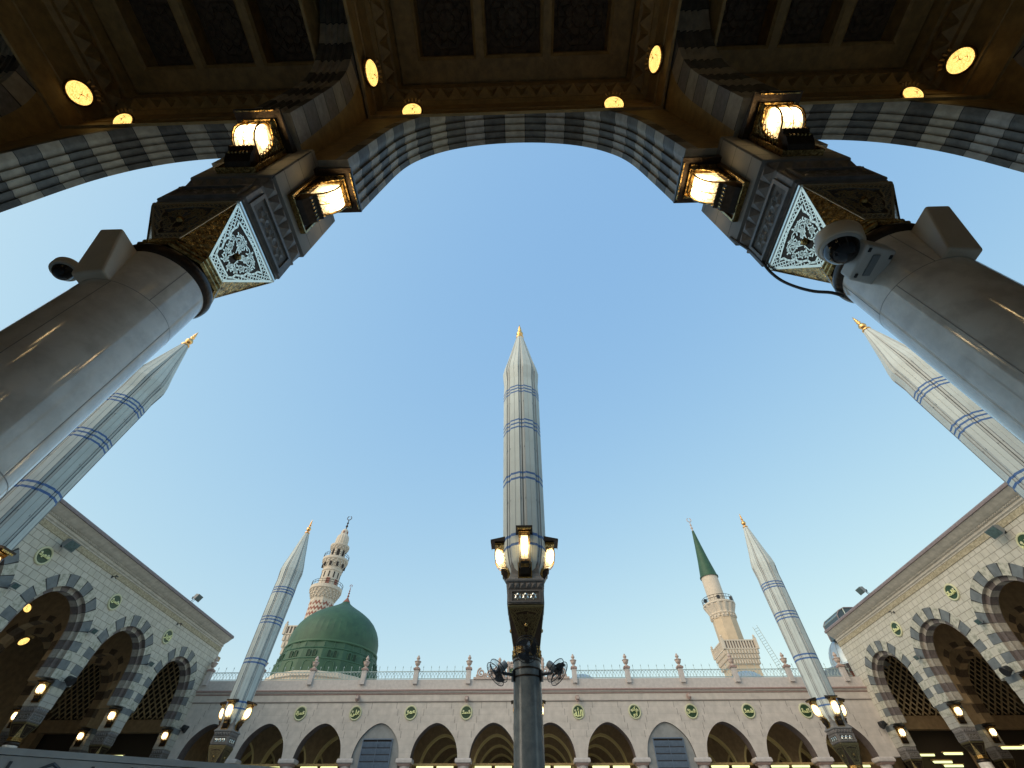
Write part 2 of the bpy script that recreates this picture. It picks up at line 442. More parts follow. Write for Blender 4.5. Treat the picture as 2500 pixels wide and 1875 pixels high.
def capital_mesh(r, z0, z1, h1, tracery, base_m, corner_m, detail=True):
    """octagon at z0 flaring to a square at z1"""
    B = MB()
    ap = r * 0.95; c0 = ap * (1 - math.tan(R(22.5)))
    # moulded octagonal base bands
    zz = z0 - (z1 - z0) * 0.28
    n = 4
    prof = [(1.06, 0), (1.12, .12), (1.12, .22), (1.03, .28), (1.03, .42), (1.10, .5), (1.10, .62), (.99, .7), (.99, .86), (1.04, .92), (1.04, 1.0), (1.0, 1.0)]
    rows = [polysq(ap * k, c0 * k, zz + (z0 - zz) * t) for k, t in prof]
    B.grid(rows, 'gold', True); B.face(rows[0], 'gold')
    k1 = len(B.v)
    b = polysq(ap, c0, z0); t = polysq(h1, 0.012, z1)
    for i in range(8):
        j = (i + 1) % 8
        B.face([b[i], b[j], t[j], t[i]], base_m if i % 2 == 0 else corner_m)
    rows = [polysq(h1 * k, .012, z) for k, z in ((1.0, z1), (1.03, z1 + .012), (1.03, z1 + .035), (1.0, z1 + .045), (1.0, z1 + .06))]
    B.grid(rows, tracery, True)
    B.face(rows[-1], tracery)
    # ornament on each of the four trapezoid faces
    L = math.hypot(z1 - z0, h1 - ap); hw0 = ap - c0
    sl = math.atan2(h1 - ap, z1 - z0)
    S = L / 0.55
    for f in range(4):
        th = f * math.pi / 2
        def fp(s, u, off=0.006):
            y = -(ap + u * math.sin(sl)) - off * math.cos(sl); z = z0 + u * math.cos(sl) - off * math.sin(sl)
            return Vector((s * math.cos(th) - y * math.sin(th), s * math.sin(th) + y * math.cos(th), z))
        hw = lambda u: hw0 + (h1 - hw0) * u / L
        def ribbon(pts, w, off=0.006):
            for p, q in zip(pts, pts[1:]):
                dx, dy = q[0] - p[0], q[1] - p[1]; l = math.hypot(dx, dy) or 1
                nx, ny = -dy / l * w / 2, dx / l * w / 2
                ex, ey = dx / l * w * .3, dy / l * w * .3
                a = [(p[0] + nx - ex, p[1] + ny - ey), (p[0] - nx - ex, p[1] - ny - ey), (q[0] - nx + ex, q[1] - ny + ey), (q[0] + nx + ex, q[1] + ny + ey)]
                lo = [fp(x, y, 0.0) for x, y in a]; hi = [fp(x, y, off) for x, y in a]
                B.face(hi, tracery); B.grid([lo, hi], tracery, True)
        W = lambda k: k * S
        # outline
        e = W(.012)
        out = [(-hw(e) + e, e), (hw(e) - e, e), (hw(L) - e * 1.3, L - e), (-hw(L) + e * 1.3, L - e), (-hw(e) + e, e)]
        ribbon(out, W(.022))
        if not detail: 
            ribbon([(-hw(L * .2) * .5, L * .2), (hw(L * .2) * .5, L * .2), (hw(L * .8) * .6, L * .8), (-hw(L * .8) * .6, L * .8), (-hw(L * .2) * .5, L * .2)], W(.014))
            continue
        # inner shield
        def shield(k, dz=0):
            pts = []
            u0, u1 = L * .15 + k, L * .85 - k
            n = 9
            for i in range(n + 1):
                u = u0 + (u1 - u0) * i / n
                pts.append((hw(u) * .70 - k + W(.012) * math.sin(i * 2.2), u))
            return pts + [(hw(u1) * .3, u1 + W(.022)), (0, u1 + W(.035)), (-hw(u1) * .3, u1 + W(.022))] + [(-x, u) for x, u in pts[::-1]] + [(pts[0][0], pts[0][1])]
        ribbon(shield(0), W(.018))
        # lattice in the border
        step = W(.050)
        inside = lambda s, u: (e * 1.2 < u < L - e * 1.2) and abs(s) < hw(u) - W(.014) and not (L * .15 < u < L * .88 and abs(s) < hw(u) * .73)
        for sg in (1, -1):
            for k in range(-40, 60):
                seg = []
                for t in range(64):
                    s = -h1 + t * 2 * h1 / 63; u = k * step + sg * s * 1.25
                    if inside(s, u): seg.append((s, u))
                    else:
                        if len(seg) > 1: ribbon([seg[0], seg[-1]], W(.0105), .005)
                        seg = []
                if len(seg) > 1: ribbon([seg[0], seg[-1]], W(.0105), .005)
        # scrolls
        def spiral(cx, cu, r0, turns, start, sg, w=.010):
            pts = []
            n = int(14 * turns)
            for i in range(n + 1):
                t = i / n; rr = r0 * (1 - .82 * t); an = start + sg * t * turns * 2 * math.pi
                pts.append((cx + rr * math.cos(an), cu + rr * math.sin(an)))
            ribbon(pts, W(w * 1.35))
            # leaves off the first turn
            for q in range(5):
                i = 1 + q * 2
                if i + 1 < len(pts):
                    p = pts[i]; v = (p[0] - cx, p[1] - cu); l = math.hypot(*v) or 1
                    x2, y2 = p[0] + v[0] / l * W(.022) + W(.008) * sg, p[1] + v[1] / l * W(.022)
                    if abs(x2) < hw(y2) * .66: ribbon([p, (x2, y2)], W(.013))
        for sg in (1, -1):
            spiral(sg * hw(L * .68) * .34, L * .68, W(.050), 1.7, 0 if sg > 0 else math.pi, sg)
            spiral(sg * hw(L * .47) * .42, L * .47, W(.036), 1.5, math.pi / 2, -sg)
            spiral(sg * W(.030), L * .27, W(.026), 1.3, -math.pi / 2, sg, .008)
            spiral(sg * hw(L * .74) * .50, L * .60, W(.030), 1.4, 1.0, sg, .008)
            spiral(sg * hw(L * .80) * .14, L * .76, W(.028), 1.4, 2.0, -sg, .008)
            spiral(sg * hw(L * .62) * .16, L * .63, W(.022), 1.2, 3.0, sg, .008)
            spiral(sg * hw(L * .36) * .40, L * .35, W(.024), 1.3, 0.5, -sg, .008)
            for q_ in range(7):
                a0_ = R(20 + 24 * q_); ribbon([(sg * W(.055) * math.cos(a0_), L * .50 + W(.055) * math.sin(a0_ - 1.2)), (sg * W(.085) * math.cos(a0_ + .25), L * .50 + W(.085) * math.sin(a0_ - 1.0))], W(.010))
            ribbon([(sg * W(.02), L * .22), (sg * W(.045), L * .36), (sg * W(.03), L * .5), (sg * W(.075), L * .62), (sg * W(.12), L * .78)], W(.009))
            ribbon([(0, L * .80), (sg * W(.05), L * .77), (sg * W(.1), L * .80), (sg * W(.15), L * .76)], W(.009))
        kk = len(B.v)
        c = fp(0, L * .50, 0.0)
        ring = [fp(W(.034) * math.cos(q * math.pi / 8), L * .50 + W(.034) * math.sin(q * math.pi / 8), .008) for q in range(16)]
        ring2 = [fp(W(.026) * math.cos(q * math.pi / 8), L * .50 + W(.026) * math.sin(q * math.pi / 8), .03) for q in range(16)]
        ring3 = [fp(W(.012) * math.cos(q * math.pi / 8), L * .50 + W(.012) * math.sin(q * math.pi / 8), .042) for q in range(16)]
        B.grid([ring, ring2, ring3], 'gold', True); B.face(ring3, 'gold')
    return B

def impost_mesh(z0, z1, z2, h0, h1, m, panel_m, flower_m, h2=None, z3=None):
    """square block z0..z1 with a sunk flower panel on each face, toothed cavetto z1..z2"""
    B = MB()
    hm = (h0 + h1) / 2
    rows = [polysq(h, .012, z) for h, z in ((h0, z0), (h0, z0 + .03), (h0 + .015, z0 + .045), (h0 + .01, z1 - .03), (h0 + .02, z1))]
    B.grid(rows, m, True); B.face(rows[0], m)
    # teeth course
    rows = [polysq(h, .01, z) for h, z in ((h0 - .02, z1), (h0 - .01, z1 + .3 * (z2 - z1)), (h1 - .03, z2 - .01), (h1 - .02, z2))]
    B.grid(rows, m, True); B.face(rows[-1], m)
    nt_ = 6
    for f in range(4):
        th = f * math.pi / 2
        rt = lambda x, y, z: Vector((x * math.cos(th) - y * math.sin(th), x * math.sin(th) + y * math.cos(th), z))
        w = 2 * h0 / nt_
        for k in range(nt_):
            x = -h0 + w * (k + .5)
            a, b2, c, d = rt(x - w * .48, -h0 + .01, z1 + .01), rt(x + w * .48, -h0 + .01, z1 + .01), rt(x + w * .48, -h1 + .02, z2 - .01), rt(x - w * .48, -h1 + .02, z2 - .01)
            apx = rt(x, -h1 - .015, (z1 + z2) / 2 + .01)
            for p, q in ((a, b2), (b2, c), (c, d), (d, a)): B.face([p, q, apx], m)
        # panel frame
        ph = (z1 - z0) * .36; pw = h0 * .82; zc = (z0 + z1) / 2
        for sx, sz, dx, dz in ((0, ph, pw, .018), (0, -ph, pw, .018), (pw, 0, .018, ph), (-pw, 0, .018, ph)):
            kk = len(B.v)
            B.box((sx, -h0 - .02, zc + sz), (2 * dx + (0.036 if dz < .02 else 0), .03, 2 * dz - (0.036 if dx < .02 else 0)), m)
            B.xform(Matrix.Rotation(th, 4, 'Z'), kk)
        kk = len(B.v)
        B.box((0, -h0 - .009, zc), (2 * pw - .04, .012, 2 * ph - .04), panel_m)
        for k in (-1, 0, 1):
            cx = k * pw * .55; rr = ph * .72
            star = []
            for q in range(12):
                r_ = rr * (1.0 if q % 2 == 0 else .66)
                star.append((cx + r_ * math.sin(q * math.pi / 6), zc + r_ * math.cos(q * math.pi / 6)))
            for q in range(12):
                p, p2 = star[q], star[(q + 1) % 12]
                i1 = (cx + (p[0] - cx) * .6, zc + (p[1] - zc) * .6); i2 = (cx + (p2[0] - cx) * .6, zc + (p2[1] - zc) * .6)
                f_ = lambda P, y: (P[0], y, P[1])
                y0 = -h0 - .016
                B.face([f_(p, y0), f_(p2, y0), f_(i2, y0 - .014), f_(i1, y0 - .014)], flower_m)
                B.face([f_(i1, y0 - .014), f_(i2, y0 - .014), (cx, y0, zc)], panel_m)
        B.xform(Matrix.Rotation(th, 4, 'Z'), kk)
    return B

def pier_mesh(z0, z1, h, m):
    B = MB()
    rows = [polysq(hh, .015, z) for hh, z in ((h - .03, z0 - .001), (h - .03, z0 + .02), (h, z0 + .03), (h, z1))]
    B.grid(rows, m, True); B.face(rows[0], m); B.face(rows[-1], m)
    return B

def shaft_mesh(r, z1, m, seams=()):
    B = MB()
    B.lathe([(r * 1.25, GZ), (r * 1.25, GZ + .25), (r * 1.12, GZ + .3), (r * 1.1, GZ + .4), (r, GZ + .45)] + [(r, GZ + .45 + (z1 - GZ - .45) * i / 4) for i in range(1, 5)], 64, m)
    for z in seams:
        B.lathe([(r + .0006, z - .003), (r + .0012, z), (r + .0006, z + .003)], 64, 'seam', caps=False)
    zs_ = [GZ + .45] + sorted(seams) + [z1]
    if seams:
        for k, (za, zb) in enumerate(zip(zs_, zs_[1:])):
            for q in range(4):
                t = R(90 * q + 20 + 45 * (k % 2))
                B.box(((r + .0002) * math.cos(t), (r + .0002) * math.sin(t), (za + zb) / 2), (.002, .005, zb - za), 'seam', Matrix.Rotation(t, 3, 'Z'))
    return B

# ------------------------------------------------------------------ ground
g = MB(); g.box((0, 60, GZ - .5), (900, 900, 1.0), 'floor')
tag(g.build('ground', smooth=0), kind='structure')

# ================================================================== near hall (the arcade overhead)
hall = empty('prayer_hall', (0, 0, 0), 0, 'dark coffered arcade overhead with grey striped arches framing the sky', 'building')
PY = 1.62; ZS = 5.97; ZT = 12.2
hall_bays = [-17.4, -11.6, -5.85, 0, 5.85, 11.6, 17.4]
mt = Matrix.Translation((0, PY + .33, 0)) @ Matrix.Rotation(math.pi, 4, 'Z')
arcade(hall, [0], 2.15, 4.06, ZS, ZT, .66, -2.93, 2.93, 'coffer', 25, 5, .30, scallop=True, mtx=mt, ring_back=.16, back_m='coffer', clamp=2.93)
arcade(hall, [-11.6, -5.8], 1.88, 3.48, ZS, ZT, .66, -14.5, -2.93, 'coffer', 23, 5, .30, scallop=True, mtx=mt, ring_back=.16, clamp=2.8)
arcade(hall, [5.8, 11.6], 1.88, 3.48, ZS, ZT, .66, 2.93, 14.5, 'coffer', 23, 5, .30, scallop=True, mtx=mt, ring_back=.16, clamp=2.8)
# cross arches running back from the courtyard row
for cx in (-8.7, -3.0, 3.0, 8.7):
    sgn = 1
    mm = Matrix.Translation((cx - .30, -1.38, 0)) @ Matrix.Rotation(-math.pi / 2, 4, 'Z')
    mm = Matrix.Translation((cx - .30, -1.38, 0)) @ Matrix(((0, 1, 0, 0), (1, 0, 0, 0), (0, 0, 1, 0), (0, 0, 0, 1)))
    arcade(hall, [0], 2.15, 4.06, ZS, ZT, .60, -2.67, 2.67, 'coffer', 25, 5, .34, ('vous_l', 'dark_stone'), scallop=True, mtx=mm, smats=('vous_l', 'vous_d'), clamp=2.66)
# rear row, and unseen walls and roof added to block skylight from behind
mr = Matrix.Translation((0, -4.05 - .66, 0))
arcade(hall, [-5.85, 0, 5.85], 1.95, 3.8, ZS, ZT, .66, -14.5, 14.5, 'coffer', 21, 2, .2, mtx=mr)
B = MB()
B.box((0, -16, 5.3), (54, .4, 13.8), 'inner')
for sx in (-1, 1): B.box((sx * 14.8, -7, 5.3), (.4, 17.4, 13.8), 'inner')
B.box((0, -7.0, 12.9), (54.4, 18.0, 1.3), 'cornice')
B.build('roof_slab', hall, 0)
# ceilings: frame, pyramid cornice and sunk coffers for the three near bays
def ceiling_bay(x0, x1, y0, y1, nx=3, ny=3):
    C = MB()
    zc = 10.9
    cx, cy = (x0 + x1) / 2, (y0 + y1) / 2; hx, hy = (x1 - x0) / 2, (y1 - y0) / 2
    def rect(k, z): return [(cx - hx + k, cy - hy + k, z), (cx + hx - k, cy - hy + k, z), (cx + hx - k, cy + hy - k, z), (cx - hx + k, cy + hy - k, z)]
    prof = [(0, 8.98), (.045, 8.99), (.045, 9.05), (.01, 9.06), (.01, 9.55), (.03, 9.56), (.03, 9.62), (.015, 9.64), (.03, 10.15), (.10, 10.22), (.10, 10.30), (.13, 10.32), (.20, 10.60), (.20, 10.66), (.26, 10.68), (.30, 10.90), (.30, 10.98), (.34, 10.98), (.34, 10.90), (.55, 10.90)]
    C.grid([rect(k, z) for k, z in prof], 'coffer', True)
    # rows of little pyramids
    for (ax, n_) in (('x', int(2 * hx / .30)), ('y', int(2 * hy / .30))):
        for k in range(n_):
            for s in (-1, 1):
                L_ = (hx if ax == 'x' else hy) - .14; wv = 2 * L_ / n_
                t = -L_ + wv * (k + .5)
                def P(tt, inn, z):
                    if ax == 'x': return (cx + tt, cy + s * (hy - inn), z)
                    return (cx + s * (hx - inn), cy + tt, z)
                b_ = [P(t - wv * .46, .125, 10.31), P(t + wv * .46, .125, 10.31), P(t + wv * .46, .20, 10.60), P(t - wv * .46, .20, 10.60)]
                ap_ = P(t, .30, 10.40)
                for q in range(4): C.face([b_[q], b_[(q + 1) % 4], ap_], 'coffer')
    # coffer grid
    X0, X1, Y0, Y1 = x0 + .55, x1 - .55, y0 + .55, y1 - .55
    rib = .16; wx = (X1 - X0 - rib * (nx + 1)) / nx; wy = (Y1 - Y0 - rib * (ny + 1)) / ny
    for i in range(nx + 1):
        x = X0 + i * (wx + rib); C.face([(x, Y0, zc), (x + rib, Y0, zc), (x + rib, Y1, zc), (x, Y1, zc)], 'coffer')
    for j in range(ny + 1):
        y = Y0 + j * (wy + rib)
        for i in range(nx):
            x = X0 + rib + i * (wx + rib); C.face([(x, y, zc), (x + wx, y, zc), (x + wx, y + rib, zc), (x, y + rib, zc)], 'coffer')
    C.build('ceiling', hall, 0)
    for j in range(ny):
        for i in range(nx):
            Q = MB()
            x = X0 + rib + i * (wx + rib); y = Y0 + rib + j * (wy + rib)
            r_ = lambda k, z: [(x + k, y + k, z), (x + wx - k, y + k, z), (x + wx - k, y + wy - k, z), (x + k, y + wy - k, z)]
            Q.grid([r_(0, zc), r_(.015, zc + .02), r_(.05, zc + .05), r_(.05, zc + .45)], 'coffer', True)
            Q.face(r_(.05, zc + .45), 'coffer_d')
            # raised star moulding in the panel
            mx_, my_ = x + wx / 2, y + wy / 2; rr = min(wx, wy) * .33
            pts = [(mx_ + rr * (1 if q % 2 else .68) * math.cos(q * math.pi / 8), my_ + rr * (1 if q % 2 else .68) * math.sin(q * math.pi / 8), zc + .43) for q in range(16)]
            Q.tube(pts, .02, 'coffer_d', 4, True)
            for k_ in (.45, .80, 1.22): Q.tube([(mx_ + rr * k_ * math.cos(q * math.pi / 4 + math.pi / 8), my_ + rr * k_ * math.sin(q * math.pi / 4 + math.pi / 8), zc + .44) for q in range(8)], .016, 'coffer_d', 4, True)
            for q in range(8):
                c_, s_ = math.cos(q * math.pi / 4), math.sin(q * math.pi / 4)
                Q.tube([(mx_ + rr * .3 * c_, my_ + rr * .3 * s_, zc + .44), (mx_ + rr * 1.35 * c_, my_ + rr * 1.35 * s_, zc + .44)], .012, 'coffer_d', 4)
            Q.build('coffer', hall, 0)
ceiling_bay(-2.67, 2.67, -4.05, 1.29)
ceiling_bay(-8.40, -3.33, -4.05, 1.29)
ceiling_bay(3.33, 8.40, -4.05, 1.29)

# columns of the hall
Z_RING = 3.30
def column_set(parent, x, y, r, dz, wall=False, far=False):
    """marble shaft with collar, capital, impost and pier block as one part with sub-parts"""
    sh = shaft_mesh(r, 3.30 + dz, 'marble', () if far else (2.75, 1.35, -.05)).build('column', parent, 60)
    sh.location = (x, y, 0)
    C = MB(); C.lathe([(r, 3.22 + dz), (r + .015, 3.235 + dz), (r + .03, 3.26 + dz), (r + .034, 3.29 + dz), (r + .02, 3.33 + dz), (r, 3.35 + dz)], 64, 'bronze')
    C.build('collar', sh, 60)
    cm = capital_mesh(.30, 3.53 + dz, 4.08 + dz, .405, 'silver_far' if far else 'silver', 'bronze', 'gold_relief', not far)
    cm.build('capital', sh, 0)
    impost_mesh(4.15 + dz, 4.55 + dz, 4.78 + dz, .415, .455, 'dark_stone', 'vous_d', 'dark_stone').build('impost_block', sh, 0)
    pier_mesh(4.78 + dz, (7.05 if wall else ZS) + .0, .455, 'pier_light' if wall else 'pier').build('pier_block', sh, 0)
    return sh
col0 = column_set(hall, -3.0, PY, .316, 0)
for x in (3.0, -8.7, 8.7): dup(col0, (x, PY, 0), parent=hall)
for x in (-3.0, 3.0): dup(col0, (x, -4.38, 0), parent=hall)

# lanterns -----------------------------------------------------------------
def make_lantern():
    """wall lantern: plate against the wall (y = 0), projecting to -y, bottom of plate at z = 0"""
    r = empty('wall_lantern', (0, 0, 0))
    B = MB()
    B.box((0, -.012, .47), (.40, .024, .94), 'bronze')
    for sx in (-1, 1): B.box((sx * .205, -.03, .47), (.022, .06, .95), 'gold')
    B.box((0, -.03, .005), (.432, .06, .022), 'gold')
    B.build('back_plate', r, 0)
    B = MB()
    B.prism([(-.0, .86), (-.47, .86), (-.47, .90), (-.0, .99)], -.27, .27, 'bronze', 'x')
    B.box((0, -.20, .835), (.40, .34, .03), 'gold')
    B.box((0, -.455, .845), (.44, .012, .05), 'gold')
    B.build('roof', r, 0)
    for sx in (-1, 1):
        B = MB()
        poly = [(-.03, .82), (-.38, .82), (-.34, .74), (-.20, .70), (-.13, .60), (-.10, .40), (-.11, .26), (-.03, .22)]
        B.prism(poly, sx * .165 - .006, sx * .165 + .006, 'gold_relief', 'x')
        for k in range(7):
            t = k / 6; cy, cz = -.09 - .16 * t ** 2, .30 + .46 * t
            pts = [(sx * .176, cy + .035 * math.cos(q * math.pi / 4), cz + .035 * math.sin(q * math.pi / 4)) for q in range(8)]
            B.tube(pts, .007, 'gold', 4, True)
        B.build('filigree_bracket', r, 0)
    # glass body
    B = MB()
    poly = [(-.05, .79), (-.32, .79), (-.36, .72), (-.365, .61), (-.35, .50), (-.31, .42), (-.25, .36), (-.17, .34), (-.05, .34)]
    inner = [(-.08, .76), (-.31, .76), (-.34, .70), (-.345, .61), (-.33, .51), (-.295, .44), (-.24, .39), (-.17, .37), (-.08, .37)]
    B.prism(inner, -.115, .115, 'glass', 'x')
    k0 = B.build('glass', r, 0)
    B = MB()
    for sx in (-1, 1): B.tube([(sx * .123, y, z) for y, z in poly], .010, 'gold', 5)
    B.tube([(0, y, z) for y, z in poly[1:-1]], .006, 'gold', 4)
    for z in (.31,): B.tube([(-.135, -.17, z), (.135, -.17, z)], .010, 'gold', 5)
    B.tube([(-.135, -.34, .80), (.135, -.34, .80)], .010, 'gold', 5)
    B.build('cage', r, 40)
    B = MB()
    B.prism([(-.0, .31), (-.20, .31), (-.21, .27), (-.17, .24), (-.16, .17), (-.10, .08), (-.0, .04)], -.14, .14, 'bronze', 'x')
    for k in range(6):
        B.box((-.10 + k * .04, -.165, .20), (.016, .02, .07), 'gold')
        B.lathe([(.001, .255), (.013, .28), (.001, .305)], 6, 'gold', (-.11 + k * .044, -.205), caps=False)
    B.build('corbel', r, 0)
    return r
lan = make_lantern()
def put_lantern(loc, rz, s, label, group, sc3=None):
    global lan_used
    if not lan_used:
        lan_used = True; o = lan; o.location = loc; o.rotation_euler = (0, 0, rz); o.scale = (s,) * 3; tag(o, label, 'lantern', group)
        return o
    o = dup(lan, loc, rz, label, group=group, scale=s); o['category'] = 'lantern'
    if sc3: o.scale = sc3
    return o
lan_used = False
GL = 'gilt lanterns on the near arcade piers'
put_lantern((-3 + .455, PY, 4.92), R(90), 1.0, 'lit gilt lantern on the left pier, facing the middle arch', GL)
put_lantern((3 - .455, PY, 4.92), R(-90), 1.0, 'lit gilt lantern on the right pier, facing the middle arch', GL)
put_lantern((-3, PY - .455, 4.92), 0, 1.0, 'lit gilt lantern on the indoor face of the left pier, beside the left striped arch', GL)
put_lantern((3, PY - .455, 4.92), 0, 1.0, 'lit gilt lantern on the indoor face of the right pier, beside the right striped arch', GL)

for sx, side in ((-1, 'left'), (1, 'right')):  # extra lanterns behind the camera, added to light the ceiling warmly
    put_lantern((sx * 3, -4.38 + .455, 4.92), math.pi, 1.0, 'added unseen lantern on the %s rear pier of the arcade, facing the courtyard' % side, 'lanterns added out of view to warm the ceiling')
    put_lantern((sx * (3 - .455), -4.38, 4.92), R(-90 * sx), 1.0, 'added unseen lantern on the %s rear pier of the arcade, facing the middle aisle' % side, 'lanterns added out of view to warm the ceiling')

# glowing medallions of the ceiling ------------------------------------------
def make_disc():
    r = empty('ceiling_medallion_light', (0, 0, 0))
    B = MB()
    B.lathe([(.205, -.012), (.205, .0), (.19, .02), (.178, .018)], 32, 'gold')
    B.build('rim', r, 50)
    B = MB()
    B.lathe([(.178, .015), (.165, .03), (.13, .048), (.07, .062), (.001, .067)], 32, 'disc', caps=False)
    B.build('glass', r, 50)
    B = MB()
    for sg in (1, -1):
        pts = [(sg * (.02 + .03 * math.sin(t * 1.3)) + .02, -.10 + t * .025, .066 - abs(-.10 + t * .025) * .16) for t in range(9)]
        B.tube(pts, .006, 'gold', 4)
    B.build('motif', r, 0)
    # carved leaf above
    B = MB()
    for k in range(5):
        an = R(60 + 15 * k)
        p0 = Vector((.24 * math.cos(an), .24 * math.sin(an), 0)); p1 = p0 * 1.32
        B.tube([p0, (p0 + p1) / 2 + Vector((0, 0, .03)), p1], .018, 'coffer', 5)
    B.build('leaf_carving', r, 40)
    return r
disc = make_disc(); disc_first = True
def put_disc(x, y, z, ang, label, tilt=50, group='glowing medallions round the arcade ceiling', s=1.0):
    """ang = direction (deg) the medallion faces in plan; tilt = how far it leans down"""
    global disc_first
    n = Vector((math.cos(R(ang)) * math.cos(R(tilt)), math.sin(R(ang)) * math.cos(R(tilt)), -math.sin(R(tilt))))
    up = Vector((0, 0, 1)); xx = up.cross(n).normalized(); yy = n.cross(xx)
    mtx = Matrix((xx, yy, n)).transposed().to_4x4(); mtx.translation = Vector((x, y, z)); mtx = mtx @ Matrix.Scale(s, 4)
    if disc_first: o = disc; disc_first = False
    else: o = dup(disc)
    o.matrix_world = mtx
    tag(o, label, 'ceiling light', group)
for x_, y_, z_, a_, l_ in ((-1.90, 1.235, 9.22, -90, 'glowing medallion above the left end of the middle arch'), (1.83, 1.235, 9.25, -90, 'glowing medallion above the right end of the middle arch'),
        (-2.575, .65, 9.42, 0, 'tall narrow glowing medallion on the left wall of the middle bay'), (2.575, .61, 9.62, 180, 'tall narrow glowing medallion on the right wall of the middle bay'),
        (-7.30, 1.235, 9.15, -90, 'half hidden glowing medallion above the left striped arch'), (7.20, 1.235, 9.2, -90, 'half hidden glowing medallion above the right striped arch'),
        (-8.29, .82, 9.70, 0, 'round glowing medallion in the far left corner of the ceiling'), (8.27, .80, 9.83, 180, 'round glowing medallion in the far right corner of the ceiling')):
    put_disc(x_, y_, z_, a_, l_, 33 if a_ == -90 else (14 if abs(x_) < 3 else 26), s=1.0 if a_ == -90 else 1.12)

for x_, y_, z_, a_, l_ in ((-1.9, -3.98, 9.25, 90, 'added unseen glowing medallion over the left end of the rear middle arch'), (1.9, -3.98, 9.25, 90, 'added unseen glowing medallion over the right end of the rear middle arch'),
        (-2.575, -3.3, 9.4, 0, 'added unseen glowing medallion at the rear of the middle bay, left wall'), (2.575, -3.3, 9.4, 180, 'added unseen glowing medallion at the rear of the middle bay, right wall'),
        (-3.44, .65, 9.4, 180, 'added unseen glowing medallion on the left bay wall that backs on to the middle bay'), (3.44, .65, 9.4, 0, 'added unseen glowing medallion on the right bay wall that backs on to the middle bay'),
        (-3.44, -3.3, 9.4, 180, 'added unseen glowing medallion at the rear of the left bay, inner wall'), (3.44, -3.3, 9.4, 0, 'added unseen glowing medallion at the rear of the right bay, inner wall')):
    put_disc(x_, y_, z_, a_, l_, 26)  # out-of-view medallions added for their warm light on the ceiling

# cameras, boxes and cable on the near columns ---------------------------------
def rounded_box(name, parent, pts_bottom, pts_top, m):
    B = MB(); B.grid([pts_bottom, pts_top], m, True); B.face(pts_bottom[::-1], m); B.face(pts_top, m)
    o = B.build(name, parent, 0)
    md = o.modifiers.new('Bevel', 'BEVEL'); md.width = .018; md.segments = 3
    return o
for s, side in ((-1, 'left'), (1, 'right')):
    x = s * 3.03
    o = rounded_box('speaker_box', None, [(x - s * .13, 1.24, 2.75), (x + s * .12, 1.26, 2.75), (x + s * .12, 1.42, 2.75), (x - s * .13, 1.42, 2.75)],
                    [(x - s * .02, 1.12, 3.22), (x + s * .16, 1.12, 3.22), (x + s * .16, 1.42, 3.22), (x - s * .02, 1.42, 3.22)], 'housing')
    tag(o, 'cream wedge shaped housing strapped to the %s marble column below its capital' % side, 'speaker', 'cream housings on the near columns')
def dome_camera(name, loc, r, label, nrm):
    e_ = empty(name, loc, 0, label, 'security camera', 'dome cameras on the near columns')
    B = MB(); B.lathe([(.001, r * 1.05), (r * .75, r * 1.0), (r, r * .72), (r * 1.02, 0), (r * .96, -r * .1), (r * .8, -r * .12)], 32, 'housing', caps=False); B.build('housing', e_, 50)
    B = MB(); B.lathe([(r * .80, -r * .10), (r * .88, -r * .12), (r * .84, -r * .20), (r * .76, -r * .22)], 32, 'white_box', caps=False); B.build('trim_ring', e_, 50)
    B = MB(); B.lathe([(r * .78, -r * .16)] + [(r * .76 * math.cos(R(t)), -r * .2 - r * .85 * math.sin(R(t))) for t in range(0, 90, 10)] + [(.0005, -r * 1.05)], 32, 'smoked', caps=False); B.build('dome', e_, 60)
    e_.rotation_euler = nrm
    return e_
cr = dome_camera('dome_camera', (2.44, 1.36, 3.10), .15, 'large white dome camera on a box bracket beside the right capital', (R(16), R(14), 0))
cl = dome_camera('dome_camera', (-3.40, 1.33, 2.95), .085, 'small dark dome camera sticking out behind the housing on the left column', (0, R(-20), 0))
B = MB(); B.tube([(-3.40, 1.33, 2.95 + .05), (-3.33, 1.36, 3.06), (-3.2, 1.42, 3.08)], .03, 'housing', 8); B.build('arm', cl, 40, ).matrix_parent_inverse = cl.matrix_basis.inverted()
jb = rounded_box('junction_box', None, [(2.50, 1.28, 2.93), (2.74, 1.34, 2.93), (2.74, 1.62, 2.93), (2.50, 1.56, 2.93)],
                 [(2.50, 1.28, 3.06), (2.74, 1.34, 3.06), (2.74, 1.62, 3.06), (2.50, 1.56, 3.06)], 'white_box')
tag(jb, 'flat pale junction box holding the dome camera on the right column', 'junction box')
B = MB(); B.box((2.60, 1.44, 2.925), (.05, .16, .012), 'grey_metal'); B.build('cover_slot', jb, 0)
for p in ((2.53, 1.32), (2.71, 1.38), (2.71, 1.58), (2.53, 1.52)):
    B = MB(); B.box((p[0], p[1], 2.926), (.016, .03, .01), 'dark_metal'); B.build('screw', jb, 0)
B = MB()
cp_ = [(2.54, 2.03, 4.95), (2.545, 2.01, 4.7), (2.555, 1.985, 4.45), (2.56, 1.99, 4.2), (2.565, 2.01, 4.0), (2.58, 2.005, 3.8), (2.61, 1.97, 3.6), (2.655, 1.92, 3.42), (2.71, 1.86, 3.28), (2.76, 1.84, 3.16)]
cs_ = []
for i_ in range(len(cp_) - 1):
    p_ = [Vector(cp_[max(0, min(len(cp_) - 1, i_ + k_))]) for k_ in (-1, 0, 1, 2)]
    for q_ in range(4):
        t_ = q_ / 4; cs_.append(.5 * (2 * p_[1] + (p_[2] - p_[0]) * t_ + (2 * p_[0] - 5 * p_[1] + 4 * p_[2] - p_[3]) * t_ ** 2 + (3 * p_[1] - p_[0] - 3 * p_[2] + p_[3]) * t_ ** 3))
